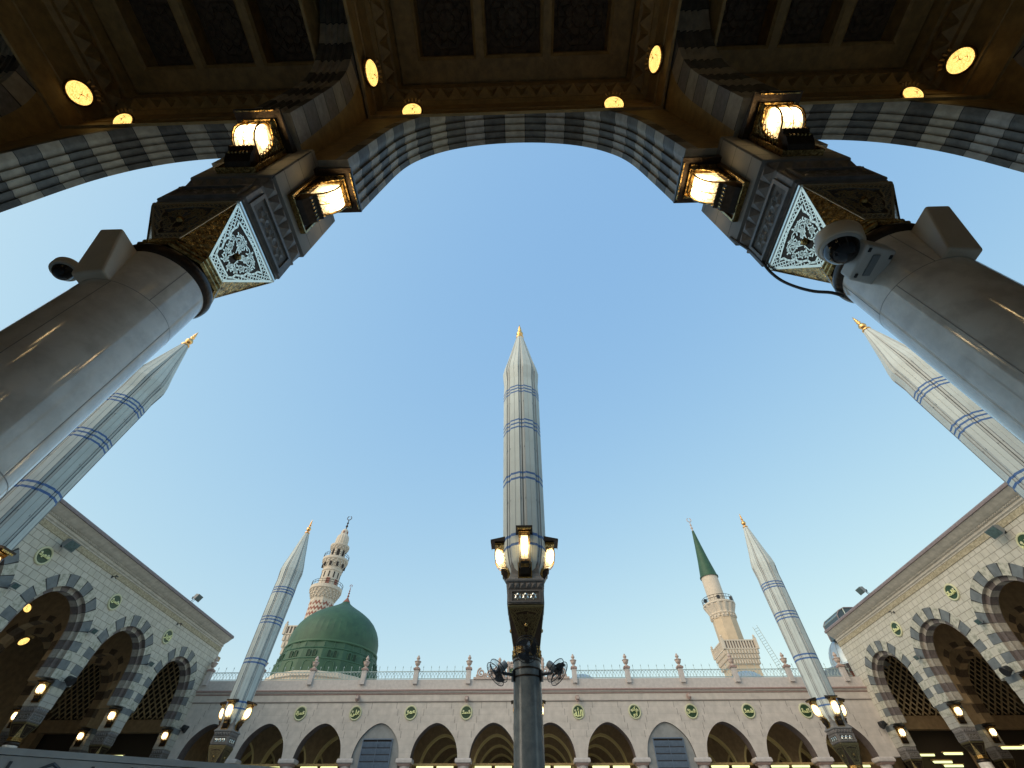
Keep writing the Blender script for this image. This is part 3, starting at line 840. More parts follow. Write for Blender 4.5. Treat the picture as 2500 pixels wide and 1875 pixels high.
B.tube(cs_, .014, 'cable', 8)
tag(B.build('loose_cable', None, 60), 'black cable sagging from the right impost down to the column collar', 'cable')
for x, y, lab in ((-5.1, 1.93, 'left'), (5.15, 1.93, 'right')):
    B = MB(); zz_ = ZS + 3.45
    B.tube([(x - .35, y + .02, zz_ - .02), (x - .30, y + .1, zz_ - .16), (x + .05, y + .1, zz_ - .20), (x + .12, y + .02, zz_ - .05)], .010, 'cable', 5)
    tag(B.build('wire_bracket', None, 40), 'small loose wire hanging from the edge of the %s striped arch' % lab, 'wire')

# ================================================================== side arcades
HS = 3.45; ZSS = 7.05; SA = 1.95
def cornice_mesh(x0, x1):
    C = MB()
    prof = [(0, 12.72), (-.03, 12.74), (-.03, 12.80), (-.10, 12.86), (-.10, 12.92), (-.06, 12.94), (-.06, 12.99), (-.13, 13.02), (-.15, 13.07), (-.24, 13.12), (-.36, 13.21), (-.48, 13.33), (-.58, 13.42), (-.60, 13.44)]
    C.grid([[(x, y, z) for y, z in prof] for x in (x0, x1)], 'cornice')
    for x in (x0, x1): C.face([(x, y, z) for y, z in prof] + [(x, 0, 13.44)], 'cornice')
    top = [(-.60, 13.44), (-.68, 13.45), (-.68, 13.58), (-.62, 13.66), (.6, 13.66), (.6, 13.44)]
    C.prism([(y, z) for y, z in top], x0, x1, 'purple', 'x')
    n = int((x1 - x0) / .16)
    for k in range(n):
        x = x0 + (k + .5) * (x1 - x0) / n
        C.box((x, -.155, 13.06), (.07, .05, .045), 'cornice')
    # joints in the cove
    for k in range(int((x1 - x0) / 3) + 1):
        x = x0 + .5 + k * 3
        if x < x1: C.box((x, -.20, 13.10), (.02, .012, .16), 'seam', Matrix.Rotation(R(35), 3, 'X'))
    return C
def side_wall(side):
    s = -1 if side == 'left' else 1
    wall_x = s * 26.3
    b = empty('side_arcade', (wall_x, 0, 0), 0, 'block walled arcade along the %s side of the courtyard with striped arches' % side, 'building', 'arcades along the two sides of the courtyard')
    ys = [6.6, 12.6, 18.6, 24.6, 30.6, 36.6]
    if s < 0: mtx = Matrix.Rotation(R(90), 4, 'Z')
    else: mtx = Matrix.Rotation(R(-90), 4, 'Z')
    cen = ys if s < 0 else [-y for y in ys[::-1]]
    x0, x1 = (2.4, 40.45) if s < 0 else (-40.45, -2.4)
    arcade(b, cen, SA, HS + .14, ZSS, 12.75, .68, x0, x1, 'wall_side', 21, 5, .64, ('band_l', 'band_d'), ('rev_l', 'rev_d'), (.25, .20), True, mtx=mtx, ring_back=.3, clamp=2.99, back_m='inner')
    fr = MB(); fr.box(((x0 + x1) / 2, -.02, 12.56), (x1 - x0, .04, .30), 'frieze'); fr.build('frieze', b, 0).matrix_local = mtx
    cornice_mesh(x0, x1).build('cornice', b, 0).matrix_local = mtx
    # piers: striped lower part and columns
    first = None
    for y in [3.6, 9.6, 15.6, 21.6, 27.6, 33.6, 39.6]:
        lx = y if s < 0 else -y
        pos = mtx @ Vector((lx, .36, 0))
        if first is None:
            first = column_set(b, pos.x, pos.y, .316, 1.05, wall=True, far=True)
            P = MB()
            P.box((0, 0, 6.90), (.93, .93, .30), 'band_d')
            P.box((0, 0, 6.60), (.925, .925, .298), 'band_l')
            P.build('striped_course', first, 0)
        else: dup(first, (pos.x, pos.y, 0), parent=b)
    # interior: ceiling, beams, lattice, second row, back wall
    I = MB()
    I.box((s * 6.6, 22.2, 12.35), (11.6, 40.0, .3), 'inner_pat')
    I.build('ceiling', b, 0)
    I = MB(); I.box((s * 12.6, 22.4, 5.4), (.4, 40.4, 14.0), 'inner'); I.build('rear_wall', b, 0)
    I = MB(); I.box((s * 6.75, 21.4, 12.95), (12.5, 38.4, .7), 'cornice'); I.build('roof_slab', b, 0)
    m2 = (Matrix.Translation((s * 6.2, 0, 0)) @ mtx)
    arcade(b, cen, SA, HS, ZSS, 12.2, .6, x0, x1, 'inner', 17, 2, .35, ('inner', 'coffer_d'), mtx=m2, names=('inner_wall', 'inner_arch'))
    for y in [21.6, 27.6, 33.6, 39.6]: dup(first, (s * 6.5, y, 0), parent=b)
    # cross beams and arches
    for y in (21.6, 27.6, 33.6):
        mc = Matrix.Translation((s * 3.65, y - .25, 0))
        arcade(b, [0], 1.9, 3.2, ZSS, 12.2, .5, -2.6, 2.6, 'inner', 17, 2, .3, ('inner', 'coffer_d'), mtx=mc, names=('cross_wall', 'cross_arch'), clamp=2.5)
    # lattice screen at the far end
    L = MB()
    X0, X1, Z0, Z1 = 1.0, 12.0, 7.9, 12.0
    yy = 41.2
    k = -20
    st = .62
    while k < 60:
        for sg in (1, -1):
            seg = []
            for t in range(81):
                x = X0 + (X1 - X0) * t / 80; z = Z0 + (k * st + sg * (x - X0) * 1.25)
                if Z0 <= z <= Z1: seg.append((s * x, yy + (.02 if sg > 0 else -.02), z))
            if len(seg) > 1:
                L.tube([seg[0], seg[-1]], .06, 'lattice', 4)
        k += 1
    L.build('lattice_screen', b, 0)
    Q = MB()
    Q.box((s * 6.5, yy, 7.5), (11.0, .5, .8), 'inner'); Q.box((s * 6.5, yy, 12.1), (11.0, .4, .35), 'inner')
    
    for x in (1.2, 6.3, 12.0): Q.box((s * x, yy, 2.8), (.7, .6, 8.6), 'inner')
    Q.box((s * 7.0, 42.1, 5.4), (11.6, .3, 14.0), 'lattice_back'); Q.box((s * 1.0, 41.6, 3.0), (.3, 1.2, 9.0), 'inner')
    Q.build('end_screen_wall', b, 0)
    return b, mtx
sideL, mL = side_wall('left')
sideR, mR = side_wall('right')

# ================================================================== far hall facade
far = empty('old_stone_hall', (0, 40, 0), 0, 'low pinkish stone hall with a row of pointed arches across the courtyard', 'building')
CX = -.38; PB = 4.26
cen = [CX + PB * (k + .5) for k in range(-6, 6)]
C = MB()
for k in range(-6, 7):
    px = CX + PB * k
    for sg in (-1, 1):
        for j in range(5):
            if abs(px) < 26 :
                # stepped upright block joints either side of each spandrel
                x = px + sg * (1.16 - j * .165)
                if abs(x) < 26: C.box((x, -.003, 8.50 - j * .44), (.022, .012, .40), 'joint')
arcade(far, cen, 1.71, 2.03, 5.42, 9.30, .85, -26.3, 26.3, 'wall_far', 24, 2, 0.0, ('wall_far', 'wall_far'), ('rev_d', 'rev_d'), clamp=2.1, ring_back=.1, back_m='inner', shape=CURVE_FAR, extra=C)
C = MB()
prof = [(0, 9.20), (-.05, 9.22), (-.05, 9.28), (-.13, 9.34), (-.13, 9.38), (-.20, 9.42), (-.20, 9.50), (-.12, 9.53), (-.03, 9.56), (-.03, 10.2), (.3, 10.2), (.3, 9.2)]
mm_ = ['pink', 'pink', 'wall_far', 'pale_stone', 'pink', 'pink', 'pink', 'pale_stone', 'pale_stone', 'pale_stone', 'pale_stone', 'pale_stone']
for i in range(len(prof)):
    p, q = prof[i], prof[(i + 1) % len(prof)]
    C.face([(-26.3, p[0], p[1]), (26.3, p[0], p[1]), (26.3, q[0], q[1]), (-26.3, q[0], q[1])], mm_[i])
C.build('cornice', far, 0)
C = MB(); C.box((0, -.022, 8.74), (52.6, .045, .05), 'joint'); C.box((0, -.011, 8.98), (52.6, .02, .42), 'wall_far'); C.build('string_course', far, 0)
for k in range(-6, 7):
    px = CX + PB * k
    if abs(px) > 26: continue
    I = MB()
    rows = [polysq(h, .01, z) for h, z in ((.30, 5.02), (.34, 5.08), (.34, 5.12), (.40, 5.16), (.44, 5.2), (.44, 5.33), (.41, 5.42))]
    I.grid(rows, 'pale_stone', True, lambda i, j: 'pink' if i < 3 else 'pale_stone'); I.face(rows[0], 'pink'); I.face(rows[-1], 'pale_stone')
    o = I.build('column', far, 0); o.location = (px, .42, 0); o.scale = (1.32, 1.05, 1)
    I = MB(); I.lathe([(.36, GZ), (.36, GZ + .3), (.27, GZ + .4), (.25, 4.6), (.27, 4.7), (.30, 5.02)], 24, 'pale_stone'); I.build('shaft', o, 50)
# filled arches with louvres
for cx in (CX - PB * 2.5, CX + PB * 2.5):
    F = MB()
    P0, N0 = arch_curve(1.70, 2.02, 5.42, 40, CURVE_FAR)
    poly = [(cx - 1.70, GZ)] + [(cx + p[0], p[1]) for p in P0] + [(cx + 1.70, GZ)]
    F.prism(poly, .12, .5, 'cement', 'y')
    o = F.build('arch_infill', far, 0)
    V = MB()
    for z in (4.9, 5.28, 5.66, 6.04):
        V.box((cx - .03, .03, z + .14), (2.10, .03, .34), 'louvre', Matrix.Rotation(R(24), 3, 'X'))
    V.box((cx - .03, .095, 5.6), (2.1, .03, 1.7), 'void')
    for x in (-1.08, 1.08): V.box((cx - .03 + x, .06, 5.6), (.05, .12, 1.75), 'louvre')
    V.box((cx - .03, .06, 6.5), (2.2, .12, .06), 'louvre')
    V.box((cx - .03, -.03, 5.6), (.035, .03, 1.6), 'louvre')
    V.build('louvre_window', far, 0)
# interior aisles
for k, yy in enumerate((4.4, 8.8, 13.2, 17.6)):
    arcade(far, cen, 1.72, 1.98, 5.42, 8.6, .45, -26, 26, 'inner', 20, 1, .15, ('rib', 'rib'), mtx=Matrix.Translation((0, yy, 0)), clamp=2.1, ring_back=.1, names=('aisle_wall', 'aisle_arch'), shape=CURVE_FAR)
I = MB(); I.box((0, 10.4, 8.9), (52.5, 19.0, .5), 'inner_pat'); I.box((0, 20, 3.6), (52.5, .4, 10.4), 'inner'); I.box((-26.2, 10.4, 3.6), (.3, 18.9, 10.4), 'inner'); I.box((26.2, 10.4, 3.6), (.3, 18.9, 10.4), 'inner'); I.build('aisle_ceiling', far, 0)
I = MB(); I.box((0, 33, 9.3), (52.5, 65, .3), 'wall_far'); I.build('roof', far, 0)
for x, i in zip(cen, range(12)):
    if i in (3, 8): continue
    T_ = MB(); T_.box((x, 1.05, 5.18), (3.3, .5, .12), 'coffer'); T_.build('light_beam', far, 0)
# parapet posts with urns, railings
for k in range(-6, 7):
    if k == 0: continue
    px = CX + PB * k
    if abs(px) > 26.0: continue
    P = MB()
    P.box((0, -.06, 10.36), (.36, .30, .96), 'pale_stone')
    P.box((0, -.06, 10.90), (.50, .42, .12), 'pink')
    o = P.build('parapet_post', far, 0); o.location = (px, 0, 0)
    U = MB(); U.lathe([(.20, 10.96), (.20, 11.02), (.09, 11.08), (.08, 11.12), (.17, 11.20), (.22, 11.32), (.22, 11.38), (.27, 11.42), (.27, 11.45), (.14, 11.50), (.09, 11.54), (.10, 11.60), (.15, 11.66), (.13, 11.74), (.07, 11.80), (.08, 11.84), (.001, 11.92)], 16, 'terracotta', (0, -.06), caps=False)
    U.build('urn_finial', o, 40)
def railing(x0, x1):
    B = MB()
    for z in (10.26, 10.76): B.box(((x0 + x1) / 2, 0, z), (x1 - x0, .04, .045), 'rail')
    n = max(2, round((x1 - x0) / .26)); wv = (x1 - x0) / n
    for k in range(-1, n):
        for sg in (1, -1):
            pts = []
            for t in range(8):
                u = t / 7
                x = x0 + (k + .5) * wv + wv * .5 + sg * (wv * 1.0) * (1 - u ** 2.2); z = 10.27 + .47 * u
                if x0 <= x <= x1: pts.append((x, sg * .008, z))
            if len(pts) > 1: B.tube(pts, .013, 'rail', 4)
    m = max(2, round((x1 - x0) / .62))
    for k in range(m):
        x = x0 + (k + .5) * (x1 - x0) / m
        B.tube([(x, 0, 10.26), (x, 0, 11.02)], .014, 'rail', 4)
        B.lathe([(.001, 10.98), (.035, 11.05), (.001, 11.18)], 6, 'rail', (x, 0), caps=False)
    B.build('railing', far, 0)
edges = [-26.0] + [CX + PB * k for k in range(-6, 7) if k != 0 and abs(CX + PB * k) < 26.0] + [26.0]
for a_, b_ in zip(edges, edges[1:]):
    if a_ < 0 < b_: continue
    if b_ - a_ > .8: railing(a_ + .2, b_ - .2)
# carved cresting with sign panel in the middle
K = MB()
def vol(cx, cz, r0, turns, st, sg, rr=.07):
    pts = []
    n = int(12 * turns)
    for i in range(n + 1):
        t = i / n; q = r0 * (1 - .8 * t); an = st + sg * t * turns * 2 * math.pi
        pts.append((cx + q * math.cos(an), -.05, cz + q * math.sin(an)))
    K.tube(pts, rr, 'terracotta', 6)
K.box((CX, -.02, 10.25), (7.7, .22, .14), 'terracotta')
for sg in (-1, 1):
    for j, (dx, dz, rr) in enumerate(((3.25, 10.62, .33), (2.55, 10.60, .27), (1.95, 10.72, .30), (2.95, 10.42, .16), (2.2, 10.42, .14), (1.55, 10.5, .18), (3.5, 10.4, .12))):
        vol(CX + sg * dx, dz, rr, 1.6, math.pi / 2, sg if j % 2 else -sg)
    for dx, h in ((1.75, 11.72), (1.40, 11.55), (1.05, 11.45)):
        K.lathe([(.13, 10.3), (.13, 11.0), (.17, 11.05), (.11, 11.1), (.15, 11.25), (.10, 11.4), (.14, h - .2), (.08, h - .06), (.001, h)], 10, 'terracotta', (CX + sg * dx, -.02), caps=False)
    vol(CX + sg * .75, 11.2, .26, 1.5, 0, sg); vol(CX + sg * .5, 11.55, .2, 1.4, 0, -sg)
K.box((CX, .02, 11.05), (2.1, .12, .5), 'terracotta')
K.build('crest', far, 40)
S_ = MB(); S_.box((CX, -.06, 10.62), (2.2, .08, .52), 'med_green'); S_.build('crest_panel', far, 0)

# Arabic lettering -------------------------------------------------------------
def text_mesh(s, size, m, depth=.012):
    c = bpy.data.curves.new('t', 'FONT'); c.body = s; c.align_x = 'CENTER'; c.align_y = 'CENTER'; c.extrude = depth; c.offset = .028; c.resolution_u = 3
    o = bpy.data.objects.new('t', c); COL.objects.link(o)
    bpy.context.view_layer.update()
    me = bpy.data.meshes.new_from_object(o.evaluated_get(bpy.context.evaluated_depsgraph_get()))
    bpy.data.objects.remove(o); bpy.data.curves.remove(c)
    xs = [v.co.x for v in me.vertices]; ys = [v.co.y for v in me.vertices]
    cx, cy = (min(xs) + max(xs)) / 2, (min(ys) + max(ys)) / 2; k = size / max(max(xs) - min(xs), (max(ys) - min(ys)))
    for v in me.vertices: v.co = ((v.co.x - cx) * k, -v.co.z, (v.co.y - cy) * k)
    me.materials.clear(); me.materials.append(M[m])
    return me
me = text_mesh('\uFDF2 \uFEAA\uFEE4\uFEA4\uFEE3 \uFDF2', 1.9, 'med_gold')
o = bpy.data.objects.new('lettering', me); COL.objects.link(o); o.parent = far; o.location = (CX, -.115, 10.62)

med_rim = med_disc = None
def medallion(pos, rz, text, label, group, r=.48):
    global med_rim, med_disc
    e_ = empty('wall_medallion', pos, rz, label, 'medallion', group)
    if med_rim is None:
        B = MB(); B.lathe([(r * .78, .0), (r * .78, .045), (r * .84, .065), (r * .95, .06), (r, .03), (r, .0)], 40, 'med_rim', caps=False)
        B.xform(Matrix.Rotation(R(90), 4, 'X')); med_rim = B.build('rim', e_, 50)
        B = MB(); B.lathe([(r * .79, .0), (r * .79, .03), (.001, .034)], 40, 'med_green', caps=False)
        for an in (150, 30, 270):
            B.lathe([(r * .16, .034), (r * .13, .046), (.001, .05)], 10, 'med_rim', (r * .55 * math.cos(R(an)), r * .55 * math.sin(R(an)) * (.6 if an != 270 else 1.0)), caps=False) if an != 270 else None
        B.xform(Matrix.Rotation(R(90), 4, 'X')); med_disc = B.build('field', e_, 40)
    else:
        for src in (med_rim, med_disc):
            c = src.copy(); COL.objects.link(c); c.parent = e_
    o = bpy.data.objects.new('lettering', text_mesh(text, r * 1.38, 'med_gold', .03)); COL.objects.link(o); o.parent = e_; o.location = (0, -.05, -.02)
GM = 'green calligraphy medallions along the old hall'
T = dict(allah='\uFDF2', muh='\uFEAA\uFEE4\uFEA4\uFEE3', umar='\uFEAE\uFEE4\uFECB', ali='\uFEF0\uFEE0\uFECB', hamza='\uFE93\uFEB0\uFEE4\uFEA3', bakr='\uFEAE\uFEDC\uFE91\n\uFEEE\uFE91\uFE83',
         uth='\uFEE5\uFE8E\uFEE4\uFE9C\uFECB', saad='\uFEAA\uFECC\uFEB3', talha='\uFE94\uFEA4\uFEE0\uFEC3', abbas='\uFEB1\uFE8E\uFE92\uFECB', saeed='\uFEAA\uFEF4\uFECC\uFEB3', hasan='\uFEE6\uFEB4\uFEA3', zub='\uFEAE\uFEF4\uFE91\uFEAF')
where = {-5: ('abbas', 'green medallion half behind the lanterns of the back left umbrella post'), -4: ('hamza', 'green medallion between the back left umbrella and the first free arch of the old hall'),
         -3: ('ali', 'green medallion under a brown camera, left of the louvred arch below the green dome'), -2: ('umar', 'green medallion alone on the wall between the left louvred arch and its right neighbour'),
         -1: ('muh', 'green medallion under a small camera, nearest left of the middle post'), 1: ('allah', 'green medallion under a small camera, nearest right of the middle post'),
         2: ('bakr', 'green medallion left of the right louvred arch'), 3: ('uth', 'green medallion with a camera over it, right of the right louvred arch'),
         4: ('saad', 'green medallion below the stone minaret base, with nothing above it'), 5: ('talha', 'green medallion touching the lanterns of the back right umbrella post')}
for k, (t, lab) in where.items():
    medallion((-.35 + 4.27 * k, 39.995, 8.05), 0, T[t], lab, GM)
GS = 'green calligraphy medallions on the side arcades'
for s, rz, side, lst in ((-1, R(90), 'left', ((21.5, 'saeed'), (27.55, 'hasan'), (33.6, 'zub'))), (1, R(-90), 'right', ((21.4, 'abbas'), (27.4, 'talha'), (33.4, 'saad')))):
    for i, (y, t) in enumerate(lst):
        medallion((s * 26.295, y, 11.35), rz, T[t], ('green medallion beside the big floodlight of the %s arcade' if i == 0 else 'green medallion above the second pier of the %s arcade' if i == 1 else 'green medallion nearest the far end of the %s arcade') % side, GS, .48)

# ================================================================== folding umbrellas
UB = 0.0
def make_umbrella():
    r = empty('folded_umbrella', (0, 0, 0))
    sh = shaft_mesh(.335, 3.45, 'marble_post').build('post', r, 60)
    C = MB()
    for z in (3.06, 3.22, 3.40): C.lathe([(.336, z - .02), (.352, z - .01), (.352, z + .01), (.336, z + .02)], 48, 'bronze', caps=False)
    C.build('collar', sh, 40)
    capital_mesh(.345, 3.70, 4.52, .455, 'silver_far', 'bronze', 'bronze', True).build('capital', r, 0)
    impost_mesh(4.60, 4.98, 5.16, .455, .50, 'dark_stone', 'vous_d', 'silver').build('lamp_block', r, 0)
    B = MB()
    rows = [polysq(h, .02, z) for h, z in ((.50, 5.16), (.52, 5.18), (.52, 5.22), (.45, 5.30), (.40, 5.42), (.38, 6.4))]
    B.grid(rows, 'ash', True); B.face(rows[0], 'ash')
    B.build('shoulder', r, 0)
    # canopy
    def sect(Rr, z, groove=.80, ridge=1.0):
        pts = []
        for k in range(8):
            t = R(22.5 + 45 * k - 90)
            for q, (dt, rad) in enumerate(((-22.5, groove * .93), (-21.0, .94), (-15.5, .955), (-14, ridge), (-1.1, ridge * .972), (0, ridge * .955), (1.1, ridge * .972), (14, ridge), (15.5, .955), (21.0, .94))):
                j_ = 1 + .004 * math.sin(z * .9 + k * 2.1)
                pts.append((Rr * rad * j_ * math.cos(t + R(dt)), Rr * rad * j_ * math.sin(t + R(dt)), z))
        return pts
    prof = [(.20, 5.45, 1), (.46, 5.50, 1), (.56, 5.75, 1), (.63, 6.1, 1)]
    bands = []
    zb = [(6.17, .08), (6.47, .09), (8.44, .085), (8.65, .085), (10.71, .075), (10.90, .075), (11.08, .075), (12.64, .075), (12.81, .075), (12.98, .075)]
    rad = lambda z: .645 + (.75 - .645) * min(1, (z - 6.5) / 7.6)
    last = 6.1
    for z, h in zb:
        while z - last > .7: last += .5; prof.append((rad(last), last, 1))
        prof += [(rad(z), z, 2), (rad(z + h), z + h, 1)]; last = z + h
    prof += [(.72, 13.6, 1), (.752, 14.25, 1), (.758, 14.38, 1), (.70, 14.8, 1), (.58, 15.4, 1), (.44, 16.1, 1), (.30, 16.8, 1), (.19, 17.32, 1), (.15, 17.40, 1)]
    rows = []
    for i, (Rr, z, _) in enumerate(prof):
        g_ = .82
        rows.append(sect(Rr, z, g_, 1.0 if z < 13.8 or z > 15 else 1.03))
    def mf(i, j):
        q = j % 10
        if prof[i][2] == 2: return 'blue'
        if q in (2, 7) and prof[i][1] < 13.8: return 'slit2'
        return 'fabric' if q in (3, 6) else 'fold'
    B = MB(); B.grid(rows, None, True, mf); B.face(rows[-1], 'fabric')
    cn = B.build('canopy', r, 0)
    B = MB()
    for k in range(8):
        t = R(45 * k - 90)
        B.tube([(rad(z) * .86 * math.cos(t), rad(z) * .86 * math.sin(t), z) for z in (5.9, 8, 10, 12, 13.9)] + [(q * .80 * math.cos(t), q * .80 * math.sin(t), z) for q, z in ((.70, 14.8), (.44, 16.1), (.2, 17.3))], .016, 'slit', 4)  # dark strand along each groove, its shade put into the colour
        for dt in (-19.6, 19.6):
            for z in (7.7, 9.8, 12.1):
                tt = t + R(22.5 + (15.6 if dt > 0 else -15.6))
                q = rad(z) * .975
                c = Vector((q * math.cos(tt), q * math.sin(tt), z))
                B.box(c, (.02, .022, .06), 'grey_metal', Matrix.Rotation(tt, 3, 'Z'))
    B.build('groove_shade_and_hooks', cn, 0)
    B = MB()
    B.lathe([(.15, 17.38), (.19, 17.42), (.19, 17.47), (.08, 17.52), (.06, 17.58), (.13, 17.66), (.17, 17.78), (.13, 17.90), (.06, 17.96), (.05, 18.0), (.09, 18.06), (.10, 18.10), (.05, 18.16), (.045, 18.2), (.075, 18.24), (.07, 18.29), (.035, 18.33), (.055, 18.37), (.04, 18.44), (.001, 18.64)], 20, 'finial', caps=False)
    B.build('finial', r, 50)
    return r
umb = make_umbrella()
GU = 'folded umbrellas standing in the courtyard'
spots = [(0.03, 12.0, 'tall folded umbrella in the middle of the picture, lanterns round its post'), (-16.9, 12.0, 'folded umbrella leaning past the left marble column, partly hidden by it'), (17.05, 12.0, 'folded umbrella half hidden behind the right marble column'),
         (-16.95, 30.05, 'smaller folded umbrella standing left of the green dome'), (17.1, 30.05, 'smaller folded umbrella standing right of the green coned minaret'), (0.1, 30.05, 'folded umbrella directly behind the middle post, only a lantern edge showing')]
def make_fan():
    """fan on an arm: mount at origin, arm to -y, head looking outward and down"""
    r = empty('post_fan', (0, 0, 0))
    B = MB(); B.box((0, -.03, 0), (.10, .06, .22), 'dark_metal'); B.tube([(0, -.03, .03), (0, -.30, .03)], .035, 'dark_metal', 8); B.tube([(0, -.30, .03), (0, -.36, .12)], .03, 'dark_metal', 8)
    B.build('bracket', r, 0)
    tilt = Matrix.Translation((0, -.44, .04)) @ Matrix.Rotation(R(-48), 4, 'X')
    B = MB(); B.lathe([(.05, .30), (.075, .29), (.085, .25), (.085, .10), (.06, .06)], 20, 'grey_metal'); B.xform(tilt); B.build('motor', r, 40)
    B = MB()
    RR = .28
    for z in (.05, -.07):
        B.tube([(RR * (.97 if z < 0 else 1) * math.cos(q * math.pi / 16), RR * math.sin(q * math.pi / 16), z) for q in range(32)], .009, 'dark_metal', 5, True)
    B.tube([(.10 * math.cos(q * math.pi / 8), .10 * math.sin(q * math.pi / 8), -.115) for q in range(16)], .007, 'dark_metal', 4, True)
    B.tube([(.20 * math.cos(q * math.pi / 12), .20 * math.sin(q * math.pi / 12), -.105) for q in range(24)], .004, 'dark_metal', 4, True)
    for q in range(28):
        t = q * 2 * math.pi / 28; c_, s__ = math.cos(t), math.sin(t)
        B.tube([(.06 * c_, .06 * s__, .09), (.2 * c_, .2 * s__, .085), (RR * c_, RR * s__, .05)], .0035, 'dark_metal', 3)
        B.tube([(.05 * c_, .05 * s__, -.118), (.2 * c_, .2 * s__, -.105), (RR * c_, RR * s__, -.07)], .0035, 'dark_metal', 3)
    B.xform(tilt); B.build('guard', r, 40)
    B = MB()
    for q in range(3):
        t0 = q * 2 * math.pi / 3
        rows = []
        for i in range(6):
            rr = .05 + i * .039; wv = .35 + .50 * (i / 5)
            rows.append([(rr * math.cos(t0 + u * wv), rr * math.sin(t0 + u * wv), -.02 + u * .045 * (-1)) for u in (-1, -.4, .3, 1)])
        B.grid(rows, 'dark_metal')
    B.lathe([(.001, -.06), (.05, -.05), (.055, .05)], 16, 'dark_metal', caps=False)
    B.xform(tilt); B.build('blades', r, 60)
    return r
fan = make_fan(); fan_used = False
posn = ['middle', 'near left', 'near right', 'back left', 'back right', 'hidden back middle']
dirs = [(0, 'towards the camera', 0), (90, 'to the right', R(90)), (180, 'away from the camera', R(180)), (270, 'to the left', R(-90))]
for i, (x, y, lab) in enumerate(spots):
    if i == 0: umb.location = (x, y, UB); tag(umb, lab, 'umbrella', GU)
    else: dup(umb, (x, y, UB), label=lab, group=GU)
    if i > 0 and not umb.get('category'): pass
    for dn, dl, rz in dirs:
        v = Matrix.Rotation(rz, 3, 'Z') @ Vector((0, -.42, 0))
        if i == 5 and dn in (0, 180): continue
        if i in (1, 2) and dn == 180: continue
        if dn == 180: continue
        put_lantern((x + v.x, y + v.y, 5.26), rz, 1.0, 'lit lantern on the %s umbrella post, pointing %s' % (posn[i], dl), 'lanterns round the umbrella posts', (.88, 1.25, 1.42))
    if i in (1, 2, 5): continue
    for dn, dl, rz in dirs[:2] + dirs[3:]:
        if dn: rz += R(24) if dn == 270 else R(-24)
        v = Matrix.Rotation(rz, 3, 'Z') @ Vector((0, -.335, 0))
        lab2 = 'black round fan on the %s umbrella post, turned %s' % (posn[i], dl)
        if not fan_used:
            fan_used = True; fan.location = (x + v.x, y + v.y, 3.12 + .30); fan.rotation_euler = (0, 0, rz); tag(fan, lab2, 'fan', 'fans on the umbrella posts')
        else: 
            f_ = dup(fan, (x + v.x, y + v.y, 3.42 if dn == 0 and i == 0 else 3.08), rz, lab2)

# lanterns on side piers
for s, side, rzout in ((-1, 'left', 0), (1, 'right', 0)):
    for j, y in enumerate((27.6, 33.6, 39.6)):
        put_lantern((s * 26.50, y - .46, 6.0), 0, 1.0, 'lit lantern on the %s pier of the %s arcade, counting towards the far hall' % (('first', 'second', 'third')[j], side), 'lanterns on the side arcade piers')
for s, side in ((-1, 'left'), (1, 'right')):
    for y in (33.6, 39.6):
        put_lantern((s * 32.8, y - .46, 6.0), 0, 1.0, 'lit lantern deep inside the %s arcade on the inner pier %s' % (side, 'nearest the far end' if y > 39 else 'before the last one'), 'lanterns inside the side arcades')
for x, y, z, ang, lab in ((-29.0, 25.19, 10.1, -90, 'glowing medallion high inside the nearest visible left arch'), (-29.0, 26.4, 8.75, 0, 'smaller glowing medallion low inside the nearest visible left arch'), (-29.2, 34.9, 9.9, -90, 'glowing medallion inside the middle arch of the left arcade'), (29.2, 34.8, 9.8, -90, 'glowing medallion inside the middle arch of the right arcade')):
    put_disc(x, y, z, ang, lab, 40, 'glowing medallions inside the side arcades', 1.3)

# tube lights ----------------------------------------------------------------------
def make_tube():
    r = empty('tube_light', (0, 0, 0))
    B = MB(); B.box((0, 0, .07), (1.36, .20, .05), 'coffer'); B.build('housing', r, 0)
    B = MB(); B.tube([(-.60, 0, 0), (.60, 0, 0)], .075, 'tube', 10); B.build('tube', r, 50)
    return r
tl = make_tube(); tl_used = False
def put_tube(loc, rz, label, group):
    global tl_used
    if not tl_used: tl_used = True; o = tl; o.location = loc; o.rotation_euler = (0, 0, rz); tag(o, label, 'tube light', group)
    else: o = dup(tl, loc, rz, label, group=group); o['category'] = 'tube light'
nm = ['first', 'second', 'third', 'fourth', 'fifth', 'sixth', 'seventh', 'eighth', 'ninth', 'tenth', 'eleventh', 'twelfth']
for i, x in enumerate(cen):
    if i in (3, 8): continue
    for sg, w_ in ((-1, 'left'), (1, 'right')):
        put_tube((x + sg * .74, 41.0, 5.06), 0, '%s tube light under the %s arch of the old hall from the left' % (w_, nm[i]), 'tube lights under the old hall arches')
for s, side, lst in ((-1, 'left', ((-29, 38.3, 5.35), (-29.4, 40.2, 5.3))), (1, 'right', ((29, 41.4, 5.7), (29, 38.7, 5.4), (29.6, 41.0, 5.3), (29, 40.1, 5.15), (29, 39.3, 4.85), (29, 33.8, 4.97), (29.6, 33.0, 4.9)))):
    for i, p in enumerate(lst):
        put_tube(p, 0, '%s tube light glowing low inside the %s arcade, counted from the back' % (nm[i], side), 'tube lights inside the side arcades')

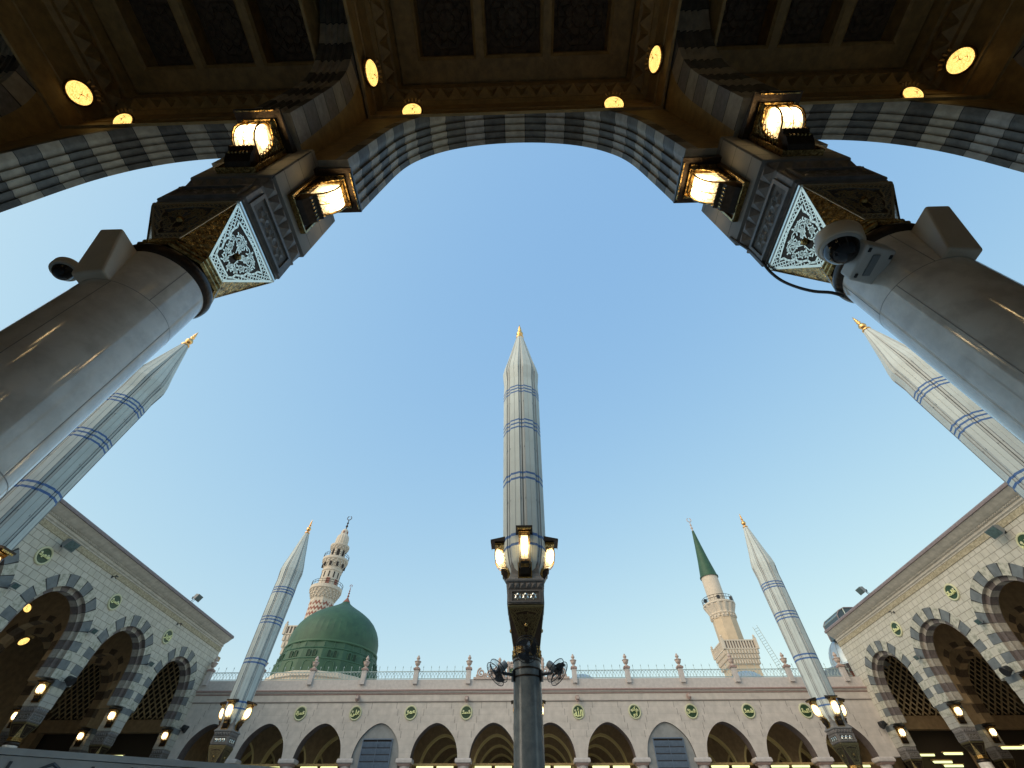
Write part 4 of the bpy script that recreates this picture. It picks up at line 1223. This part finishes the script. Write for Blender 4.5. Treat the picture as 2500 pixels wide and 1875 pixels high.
# floodlights, speakers, small cameras ---------------------------------------------
def make_flood():
    r = empty('floodlight', (0, 0, 0))
    B = MB(); B.box((0, -.02, 0), (.12, .04, .2), 'dark_metal'); B.tube([(0, -.02, 0), (0, -.35, .02)], .03, 'dark_metal', 6); B.build('bracket', r, 0)
    rot = Matrix.Translation((0, -.48, .02)) @ Matrix.Rotation(R(28), 4, 'X')
    B = MB(); B.prism([(-.16, -.26), (.12, -.16), (.12, .16), (-.16, .26)], -.36, .36, 'grey_metal', 'x'); B.xform(rot); B.build('housing', r, 0)
    B = MB(); B.box((0, -.165, 0), (.64, .02, .44), 'lens'); B.xform(rot); B.build('lens', r, 0)
    return r
fl = make_flood()
fl.location = (-26.3, 21.95, 12.2); fl.rotation_euler = (0, 0, R(90)); tag(fl, 'large floodlight under the left cornice beside a green medallion', 'floodlight', 'large wall floodlights')
dup(fl, (26.3, 21.9, 12.25), R(-90), 'large floodlight under the right cornice beside a green medallion')
for s, y, z, lab in ((-1, 27.25, 9.55, 'left arcade between the first and second visible arches'), (-1, 33.2, 9.5, 'left arcade between its last two arches'), (-1, 21.2, 9.6, 'left arcade beside the nearest arch'),
                     (1, 26.9, 9.5, 'right arcade between the first and second visible arches'), (1, 32.9, 9.45, 'right arcade between its last two arches')):
    dup(fl, (s * 26.3, y, z), R(-90 * s), 'small floodlight in the spandrel of the ' + lab, group='small spandrel floodlights', scale=.5)
for s, side in ((-1, 'left'), (1, 'right')):
    f_ = dup(fl, (s * 25.8, 33.3, 13.98), R(-90 * s), 'floodlight on a stand on top of the %s roof edge' % side, group='roof edge floodlights', scale=.85)
    B = MB(); B.tube([(0, -.02, -.34), (0, -.25, 0)], .03, 'grey_metal', 5); B.tube([(.2, -.02, -.34), (.1, -.35, -.05)], .02, 'grey_metal', 5); B.build('stand', f_, 0)
for (s, y, z, lab) in ((-1, 26.2, 12.35, 'left'), (-1, 33.9, 12.3, 'far left'), (1, 32.7, 12.2, 'right')):
    e_ = empty('wall_bracket', (s * 26.3, y, z), R(-90 * s), 'tiny dark bracket on the wall below the %s cornice' % lab, 'bracket', 'tiny wall brackets')
    B = MB(); B.tube([(0, 0, 0), (0, -.22, .02), (.05, -.30, -.12)], .022, 'dark_metal', 5); B.box((0, -.3, .03), (.2, .06, .05), 'dark_metal'); B.box((0, -.012, 0), (.1, .024, .14), 'dark_metal'); B.build('arm', e_, 0)
def make_spk():
    r = empty('wall_speaker', (0, 0, 0))
    B = MB(); B.box((0, -.10, 0), (.06, .2, .06), 'dark_metal'); B.build('bracket', r, 0)
    B = MB(); B.lathe([(.08, .22), (.16, .20), (.20, .0), (.235, -.18), (.22, -.20)], 20, 'dark_metal'); B.xform(Matrix.Translation((0, -.34, 0)) @ Matrix.Rotation(R(-65), 4, 'X')); B.build('horn', r, 40)
    B = MB(); B.lathe([(.001, -.15), (.20, -.19)], 20, 'void', caps=False); B.xform(Matrix.Translation((0, -.34, 0)) @ Matrix.Rotation(R(-65), 4, 'X')); B.build('grille', r, 40)
    return r
sp = make_spk()
sp.location = (-26.25, 27.7, 7.15); sp.rotation_euler = (0, 0, R(90)); tag(sp, 'black round speaker on the first pier of the left arcade', 'speaker', 'black speakers on the side piers')
dup(sp, (-26.25, 39.9, 7.15), R(90), 'black round speaker on the last pier of the left arcade')
dup(sp, (26.25, 39.6, 7.15), R(-90), 'black round speaker on the last pier of the right arcade')
dup(sp, (26.25, 27.3, 7.2), R(-90), 'black round speaker on the first pier of the right arcade')
def make_ccam():
    r = empty('bracket_camera', (0, 0, 0))
    B = MB(); B.box((0, -.03, .05), (.22, .06, .26), 'terracotta'); B.tube([(0, -.05, .1), (0, -.3, .1)], .05, 'terracotta', 8); B.build('bracket', r, 0)
    B = MB(); B.lathe([(.001, .18), (.13, .14), (.16, .02), (.15, -.12), (.10, -.22), (.001, -.26)], 16, 'pink', (0, -.36), caps=False); B.box((0, -.42, -.02), (.2, .3, .16), 'terracotta'); B.build('housing', r, 40)
    return r
cc = make_ccam()
cc.location = (-.35 - 4.27 * 3, 40, 8.95); tag(cc, 'brown bulky camera over the medallion below the green dome', 'security camera', 'cameras over the old hall medallions')
dup(cc, (-.35 - 4.27, 40, 8.85), 0, 'small brown camera over the medallion left of the middle post')
dup(cc, (-.35 + 4.27, 40, 8.85), 0, 'small brown camera over the medallion right of the middle post')
dup(cc, (-.35 + 4.27 * 3, 40, 8.95), 0, 'brown camera over the medallion right of the right louvred arch')

# ================================================================== green dome
dome = empty('green_dome', (-30.6, 75, 0), 0, 'big ribbed green dome with small windows rising behind the old hall', 'dome')
B = MB()
B.lathe([(7.9, 9.4), (7.9, 17.6), (8.2, 17.7), (8.2, 18.2), (7.7, 18.4)], 16, 'minar', rot=R(11.25)); B.build('base', dome, 0)
B = MB()
N = 16
pr = [(7.75, 18.3), (7.65, 19.9), (7.5, 20.0), (7.35, 21.2), (7.2, 21.35), (7.1, 21.45), (6.98, 22.4)]
B.lathe(pr, N, 'green_dome', rot=R(11.25)); B.build('drum', dome, 20)
B = MB()
n = 96
dp = [(6.98, 22.25), (7.08, 22.35), (7.08, 22.55), (6.86, 22.62), (6.86, 23.5), (6.78, 24.3), (6.56, 25.1), (6.18, 25.9), (5.62, 26.7), (4.88, 27.42), (3.98, 28.08), (3.05, 28.66), (2.2, 29.15), (1.45, 29.6), (.85, 30.05), (.42, 30.55)]
rows = []
for r_, z in dp:
    rows.append([((r_ + (.035 if i % 2 == 0 and z > 22.7 and r_ > 1 else 0)) * math.cos(2 * math.pi * i / n), (r_ + (.035 if i % 2 == 0 and z > 22.7 and r_ > 1 else 0)) * math.sin(2 * math.pi * i / n), z) for i in range(n)])
B.grid(rows, 'green_dome', True, lambda i, j: 'green_line' if i < 3 else 'green_dome'); B.build('shell', dome, 12)
B = MB()
for z, r_ in ((19.95, 7.68), (21.4, 7.28)): B.lathe([(r_, z - .05), (r_ + .06, z), (r_, z + .07)], 16, 'green_line', rot=R(11.25), caps=False)
for k in range(32):
    t = R(11.25 * k)
    B.tube([(7.18 * math.cos(t), 7.18 * math.sin(t), 21.45), (7.02 * math.cos(t), 7.02 * math.sin(t), 22.3)], .03, 'green_line', 4)
B.build('mouldings', dome, 30)
for k in range(16):
    t = R(22.5 * k)
    if math.sin(t) > .45: continue
    Wd = MB()
    for dx in (-.42, .42):
        P0, _ = arch_curve(.24, .3, .5, 10)
        poly = [(dx - .24, 0)] + [(dx + p[0], p[1]) for p in P0] + [(dx + .24, 0)]
        Wd.prism(poly, -.10, .05, 'green_dark', 'y')
        Wd.tube([(p[0], -.12, p[1]) for p in poly], .05, 'green_dome', 5)
    Wd.xform(Matrix.Rotation(t + R(90), 4, 'Z') @ Matrix.Translation((0, -7.28, 20.25)))
    Wd.build('window_pair', dome, 0)
    Wd = MB(); P0, _ = arch_curve(.62, .62, .7, 14)
    poly = [(-.62, 0)] + list(P0) + [(.62, 0)]
    Wd.tube([(p[0], -.04, p[1]) for p in poly], .06, 'green_line', 5); Wd.prism(poly, -.03, .05, 'green_dome', 'y')
    Wd.xform(Matrix.Rotation(t + R(90), 4, 'Z') @ Matrix.Translation((0, -7.58, 18.35)))
    Wd.build('blind_arch', dome, 0)
B = MB(); B.lathe([(.62, 30.35), (.5, 30.6), (.28, 30.9), (.13, 31.15), (.09, 31.3), (.20, 31.45), (.09, 31.6), (.07, 31.75), (.17, 31.9), (.07, 32.05), (.06, 32.2), (.14, 32.32), (.05, 32.45), (.05, 32.6), (.10, 32.7), (.03, 32.8), (.03, 33.0)], 14, 'minar_red', caps=False)
B.tube([(.2 * math.cos(R(q)), 0, 33.2 + .2 * math.sin(R(q))) for q in range(-60, 241, 30)], .05, 'minar_red', 5)
B.build('finial', dome, 50)

# ================================================================== minarets
mn = empty('tall_minaret', (-44.15, 95, 0), 0, 'ornate cream minaret with balconies and red zigzag band behind the green dome', 'minaret')
def balcony_rail(name, parent, r_, z, h=.9, n=24, m='bronze', lamps=()):
    B = MB()
    for zz in (z + h, z + h * .55): B.tube([(r_ * math.cos(2 * math.pi * q / 32), r_ * math.sin(2 * math.pi * q / 32), zz) for q in range(32)], .05, m, 4, True)
    for q in range(n): 
        t = 2 * math.pi * q / n; B.tube([(r_ * math.cos(t), r_ * math.sin(t), z), (r_ * math.cos(t), r_ * math.sin(t), z + h)], .035, m, 4)
    B.build(name, parent, 0)
def muqarnas(B, r0, r1, z0, z1, n, m, tiers=3):
    for k in range(tiers):
        za, zb_ = z0 + (z1 - z0) * k / tiers, z0 + (z1 - z0) * (k + 1) / tiers
        ra, rb = r0 + (r1 - r0) * k / tiers, r0 + (r1 - r0) * (k + 1) / tiers
        B.lathe([(ra, za), (ra, za + .05), (rb - .12, zb_ - .1), (rb, zb_ - .08), (rb, zb_)], n, m)
        for q in range(n):
            t = 2 * math.pi * (q + .5 * (k % 2)) / n
            c = Vector(((ra + rb) / 2 * math.cos(t), (ra + rb) / 2 * math.sin(t), (za + zb_) / 2))
            B.box(c, (rb - ra + .02, 2 * math.pi * rb / n * .4, (zb_ - za) * .5), m, Matrix.Rotation(t, 3, 'Z'))
# zigzag shaft
B = MB()
rows = []
nz, steps = 12, 10
for j in range(nz + 1):
    z = 31.5 + j * .54
    rows.append([(2.45 * math.cos(2 * math.pi * i / 40), 2.45 * math.sin(2 * math.pi * i / 40), z + (.27 if i % 2 else -.27)) for i in range(40)])
B.grid(rows, None, True, lambda i, j: 'minar_red' if i % 2 else 'minar')
B.build('zigzag_shaft', mn, 0)
B = MB()
B.lathe([(2.43, 30), (2.43, 37.7), (2.52, 37.8), (2.52, 38.0)], 8, 'minar', rot=R(22.5))
B.lathe([(2.50, 37.6), (2.58, 37.8), (2.52, 38.0), (2.50, 38.9), (2.6, 39.0)], 8, 'minar', rot=R(22.5))
B.build('octagonal_shaft', mn, 0)
B = MB(); muqarnas(B, 2.45, 3.25, 38.9, 40.6, 20, 'minar', 3); B.lathe([(3.3, 40.6), (3.42, 40.7), (3.42, 41.35), (3.2, 41.4)], 40, 'minar'); B.build('lower_balcony', mn, 0)
balcony_rail('lower_railing', mn, 3.35, 41.35, 1.0)
B = MB()
B.lathe([(2.1, 41.3), (2.08, 44.9), (2.22, 45.0), (2.22, 45.2), (2.08, 45.3), (2.08, 45.8)], 32, 'minar'); 
for k in range(12):
    t = R(30 * k + 10); B.box((2.06 * math.cos(t), 2.06 * math.sin(t), 44.0), (.14, .26, 1.3), 'void', Matrix.Rotation(t, 3, 'Z'))
for t in (R(-75), R(-20), R(150)):
    B.box((2.05 * math.cos(t), 2.05 * math.sin(t), 42.3), (.2, .8, 1.7), 'minar_red', Matrix.Rotation(t, 3, 'Z'))
B.build('round_shaft', mn, 30)
B = MB(); muqarnas(B, 2.1, 2.75, 45.8, 47.4, 18, 'minar', 3); B.lathe([(2.78, 47.4), (2.88, 47.5), (2.88, 48.0), (2.7, 48.05)], 40, 'minar'); B.build('upper_balcony', mn, 0)
for q in range(8):
    t = R(45 * q + 20); p = Vector((2.66 * math.cos(t), 2.66 * math.sin(t), 46.4))
B = MB()
for q in range(10):
    t = R(36 * q + 20); B.box((2.35 * math.cos(t), 2.35 * math.sin(t), 46.35), (.5, .42, .8), 'void', Matrix.Rotation(t, 3, 'Z'))
B.build('balcony_niches', mn, 0)
balcony_rail('upper_railing', mn, 2.82, 48.0, .95)
B = MB(); B.lathe([(1.75, 48.0), (1.75, 50.2), (1.95, 50.4)], 8, 'minar'); muqarnas(B, 1.8, 2.12, 50.2, 51.0, 16, 'minar', 2); B.lathe([(2.15, 51.0), (2.2, 51.1), (2.2, 51.4), (1.9, 51.45)], 24, 'minar')
for q in range(8):
    t = R(45 * q + 22.5); B.box((1.60 * math.cos(t), 1.60 * math.sin(t), 49.2), (.12, .62, 1.8), 'void', Matrix.Rotation(t, 3, 'Z'))
B.build('lamp_room', mn, 0)
B = MB(); n = 32
rows = [[((r_ * (1 if i % 2 else .94)) * math.cos(2 * math.pi * i / n), (r_ * (1 if i % 2 else .94)) * math.sin(2 * math.pi * i / n), z) for i in range(n)] for r_, z in ((1.42, 51.4), (1.52, 52.4), (1.50, 53.2), (1.36, 53.9), (1.12, 54.3), (.9, 54.5))]
B.grid(rows, 'minar', True); B.face(rows[-1], 'minar')
B.lathe([(.86, 54.4), (.82, 55.3), (.72, 55.6), (.42, 55.95), (.26, 56.1)], 10, 'minar')
for q in range(5): 
    t = R(72 * q + 60); B.box((.80 * math.cos(t), .80 * math.sin(t), 54.95), (.1, .3, .6), 'minar_red', Matrix.Rotation(t, 3, 'Z'))
B.build('bulb', mn, 0)
def crescent_finial(parent, z0, s, m):
    B = MB(); B.lathe([(.20 * s, z0), (.14 * s, z0 + .25 * s), (.10 * s, z0 + .4 * s), (.30 * s, z0 + .75 * s), (.12 * s, z0 + 1.1 * s), (.10 * s, z0 + 1.3 * s), (.24 * s, z0 + 1.55 * s), (.10 * s, z0 + 1.85 * s), (.07 * s, z0 + 2.0 * s), (.13 * s, z0 + 2.15 * s), (.05 * s, z0 + 2.4 * s)], 12, m, caps=False)
    c = z0 + 2.95 * s; q_ = .5 * s
    B.tube([(q_ * math.cos(R(t)), 0, c + q_ * math.sin(R(t))) for t in range(110, 431, 20)], .09 * s, m, 5)
    B.build('crescent_finial', parent, 50)
crescent_finial(mn, 56.05, 1.05, 'bronze')
def square_gallery(parent, h, z0, z1, ztop, m, shaft_z, tm=None):
    """square base tower with corbelled balcony"""
    B = MB(); B.box((0, 0, (shaft_z + z0) / 2), (2 * h * .80, 2 * h * .80, z0 - shaft_z), tm or m)
    B.build('tower', parent, 0)
    B = MB()
    tiers = 3
    for k in range(tiers):
        ha = h * (.82 + .16 * k / tiers); za = z0 + (z1 - z0) * k / tiers; zb_ = z0 + (z1 - z0) * (k + 1) / tiers; hb = h * (.82 + .16 * (k + 1) / tiers)
        rows = [polysq(ha, .02, za), polysq(hb, .02, zb_ - .12), polysq(hb + .06, .02, zb_ - .1), polysq(hb + .06, .02, zb_)]
        B.grid(rows, m, True); B.face(rows[0], m); B.face(rows[-1], m)
        nn = 11
        for f in range(4):
            for q in range(nn):
                kk = len(B.v)
                x = -hb + 2 * hb * (q + .5) / nn
                B.box((x, -(ha + hb) / 2 - .08, (za + zb_) / 2), (2 * hb / nn * .45, .3, (zb_ - za) * .75), m)
                
                B.xform(Matrix.Rotation(f * math.pi / 2, 4, 'Z'), kk)
    B.build('corbels', parent, 0)
    B = MB()
    B.box((0, 0, z1 + .08), (2 * h + .2, 2 * h + .2, .16), m)
    for f in range(4):
        kk = len(B.v)
        B.box((0, -h, ztop - .1), (2 * h + .1, .22, .2), m)
        for q in range(12): B.box((-h + 2 * h * (q + .5) / 12, -h, (z1 + ztop) / 2), (.24, .16, ztop - z1 - .2), m)
        B.box((-h, -h, (z1 + ztop) / 2 + .15), (.45, .45, ztop - z1 + .3), m)
        B.lathe([(.3, ztop + .3), (.12, ztop + .4), (.24, ztop + .6), (.1, ztop + .8), (.001, ztop + .95)], 8, m, (-h, -h), caps=False)
        B.box((0, -h + .12, (z1 + ztop) / 2), (2 * h, .04, ztop - z1 - .3), 'joint')
        B.xform(Matrix.Rotation(f * math.pi / 2, 4, 'Z'), kk)
    B.build('balcony_parapet', parent, 0)
square_gallery(mn, 3.9, 27.6, 31.0, 32.6, 'minar', 9.4)

gm = empty('green_coned_minaret', (41.1, 95, 0), 0, 'tan minaret with a long green cone and fluted balcony on the right', 'minaret')
B = MB(); B.lathe([(1.55, 43.2), (1.93, 42.9), (1.95, 43.15), (1.80, 43.3), (1.2, 46.9), (.7, 50.6), (.25, 54.3), (.001, 54.5)], 40, 'green_dome', caps=False); B.build('cone', gm, 30)
B = MB(); B.lathe([(1.72, 37.0), (1.72, 43.0)], 40, 'minar'); B.build('upper_shaft', gm, 50)
B = MB(); n = 28
rows = []
for r_, z in ((2.45, 34.9), (2.6, 35.1), (2.5, 35.3), (2.62, 35.6), (2.85, 36.1), (3.1, 36.6), (3.15, 36.85)):
    rows.append([((r_ * (1 if (i // 2) % 2 else .93)) * math.cos(2 * math.pi * i / (2 * n)), (r_ * (1 if (i // 2) % 2 else .93)) * math.sin(2 * math.pi * i / (2 * n)), z) for i in range(2 * n)])
B.grid(rows, 'minar', True); B.face(rows[0], 'minar')
B.lathe([(3.15, 36.8), (3.22, 36.9), (3.22, 37.15), (1.6, 37.2)], 40, 'minar')
B.build('fluted_balcony', gm, 0)
balcony_rail('railing', gm, 3.1, 37.15, 1.15)
for q in range(6):
    t = R(60 * q + 15)
    F_ = MB(); F_.box((2.95 * math.cos(t), 2.95 * math.sin(t), 37.75), (.45, .6, .6), 'dark_metal', Matrix.Rotation(t, 3, 'Z')); F_.build('balcony_lamp', gm, 0)
B = MB(); B.lathe([(2.38, 29.5), (2.38, 34.3), (2.5, 34.4), (2.42, 34.6), (2.55, 34.75), (2.45, 34.9)], 8, 'minar_tan', rot=R(12)); B.build('octagonal_shaft', gm, 0)
B = MB(); muqarnas(B, 2.35, 2.6, 34.2, 35.0, 20, 'minar', 1); B.build('collar', gm, 0)
crescent_finial(gm, 54.3, 1.0, 'terracotta')
gm2 = gm
square_gallery(gm2, 3.15, 25.6, 28.0, 29.6, 'minar', 9.4, 'minar_tan')
B = MB()
for f in range(4):
    for x in (-1.0, 1.0):
        kk = len(B.v); B.box((x, -3.15 * .80, 23.9), (.28, .06, 1.2), 'void'); B.xform(Matrix.Rotation(f * math.pi / 2, 4, 'Z'), kk)
B.build('slit_window', gm, 0)
# inclined ladder truss beside the minaret
B = MB()
A0, A1 = Vector((45.0, 92, 31.4)), Vector((47.6, 92, 20.4))
for off in (Vector((0, 0, 0)), Vector((.9, 0, .35))):
    B.tube([A0 + off + (A0 - A1) * .04, A1 + off], .055, 'rail', 4)
for k in range(26):
    t = k / 25; p = A0.lerp(A1, t); B.tube([p, p + Vector((.9, 0, .35))], .03, 'rail', 4)
tag(B.build('roof_ladder', None, 0), 'pale metal ladder leaning against the square top of the tan minaret', 'ladder')

# white domed kiosk and glazed hood behind the right arcade
kd = empty('domed_kiosk', (27.9, 42.4, 0), 0, 'small silver domed kiosk peeking out behind the right arcade', 'kiosk')
B = MB(); B.lathe([(1.62, 11.55)] + [(1.60 * math.cos(R(t)), 11.6 + 2.1 * math.sin(R(t))) for t in range(0, 90, 9)] + [(.001, 13.7)], 40, 'lead', caps=False)
for k in range(12):
    B.tube([(1.61 * math.cos(R(t)) * math.cos(R(30 * k)), 1.61 * math.cos(R(t)) * math.sin(R(30 * k)), 11.6 + 2.1 * math.sin(R(t))) for t in range(0, 90, 11)], .015, 'grey_metal', 4)
B.build('dome', kd, 40)
B = MB(); B.lathe([(1.4, 11.5), (1.6, 11.6), (2.55, 11.35), (2.58, 11.28), (1.3, 11.1)], 12, 'lead'); B.build('eaves', kd, 0)
B = MB(); B.lathe([(1.05, 9.5), (1.05, 11.3)], 24, 'pale_stone')
for t in (-100, -150, -30): B.box((1.03 * math.cos(R(t)), 1.03 * math.sin(R(t)), 10.3), (.1, .5, 1.5), 'minar_red', Matrix.Rotation(R(t), 3, 'Z'))
B.build('drum', kd, 30)
hd = empty('glazed_roof_hood', (28.3, 40.4, 13.3), 0, 'dark curved glazed hood on the far end of the right arcade roof', 'skylight')
B = MB()
sec = [(-1.5, 0), (-1.5, 1.25), (-1.2, 1.6), (-.6, 1.85), (.4, 1.85), (1.2, 1.85), (3.2, 1.85), (3.2, 0)]
B.prism(sec, -.9, 1.6, 'dish', 'y'); B.build('glazing', hd, 0)
B = MB()
for y in (-.93, 1.63): B.tube([(p[0], y, p[1]) for p in sec], .05, 'purple', 4)
for x, z in ((-1.5, 1.25), (-1.2, 1.6), (-.6, 1.85)): B.tube([(x, -.93, z), (x, 1.63, z)], .05, 'rail', 4)
for x, h in ((-.75, 1.8), (.35, 1.85), (1.5, 1.85)): B.tube([(x, -.94, 0), (x, -.94, h)], .05, 'rail', 4)
B.build('frame', hd, 0)
# small roof domes of the old hall
for x, y, r_, zb_, lab in ((5.75, 52, 2.1, 11.6, 'small grey dome just showing over the railing right of the middle post'), (22.6, 52, 2.2, 11.7, 'small pale dome just showing over the railing below the tan minaret')):
    B = MB(); B.lathe([(r_, 9.4), (r_, zb_)] + [(r_ * math.cos(R(t)), zb_ + r_ * .95 * math.sin(R(t))) for t in range(0, 90, 10)] + [(.001, zb_ + r_ * .96)], 40, 'lead', (0, 0), caps=False)
    o = B.build('roof_dome', None, 40); o.location = (x, y, 0); tag(o, lab, 'dome', 'small roof domes')

# marble partition at the lower left
pt = empty('marble_partition', (-4.15, 4.05, GZ), 0, 'white marble partition with blue grey inlaid cartouches at the lower left corner', 'partition')
B = MB()
p0, p1 = Vector((-6.2, 2.9)), Vector((-2.1, 5.2))
dv = (p1 - p0); Lp = dv.length; an = math.atan2(dv.y, dv.x)
B.box((0, 0, 1.10), (Lp, .10, 2.16), 'marble_white'); B.box((0, 0, 2.205), (Lp, .112, .04), 'marble_white')
o = B.build('panel', pt, 0); o.rotation_euler = (0, 0, an)
B = MB()
for k in range(9):
    x = -Lp / 2 + Lp * (k + .5) / 9
    B.tube([(x - .18, -.055, 1.2), (x - .18, -.055, 2.06), (x, -.055, 2.15), (x + .18, -.055, 2.06), (x + .18, -.055, 1.2)], .012, 'inlay', 4)
    B.box((x + Lp / 18, -.053, 1.1), (.02, .01, 2.1), 'inlay')
o = B.build('inlay', pt, 0); o.rotation_euler = (0, 0, an)
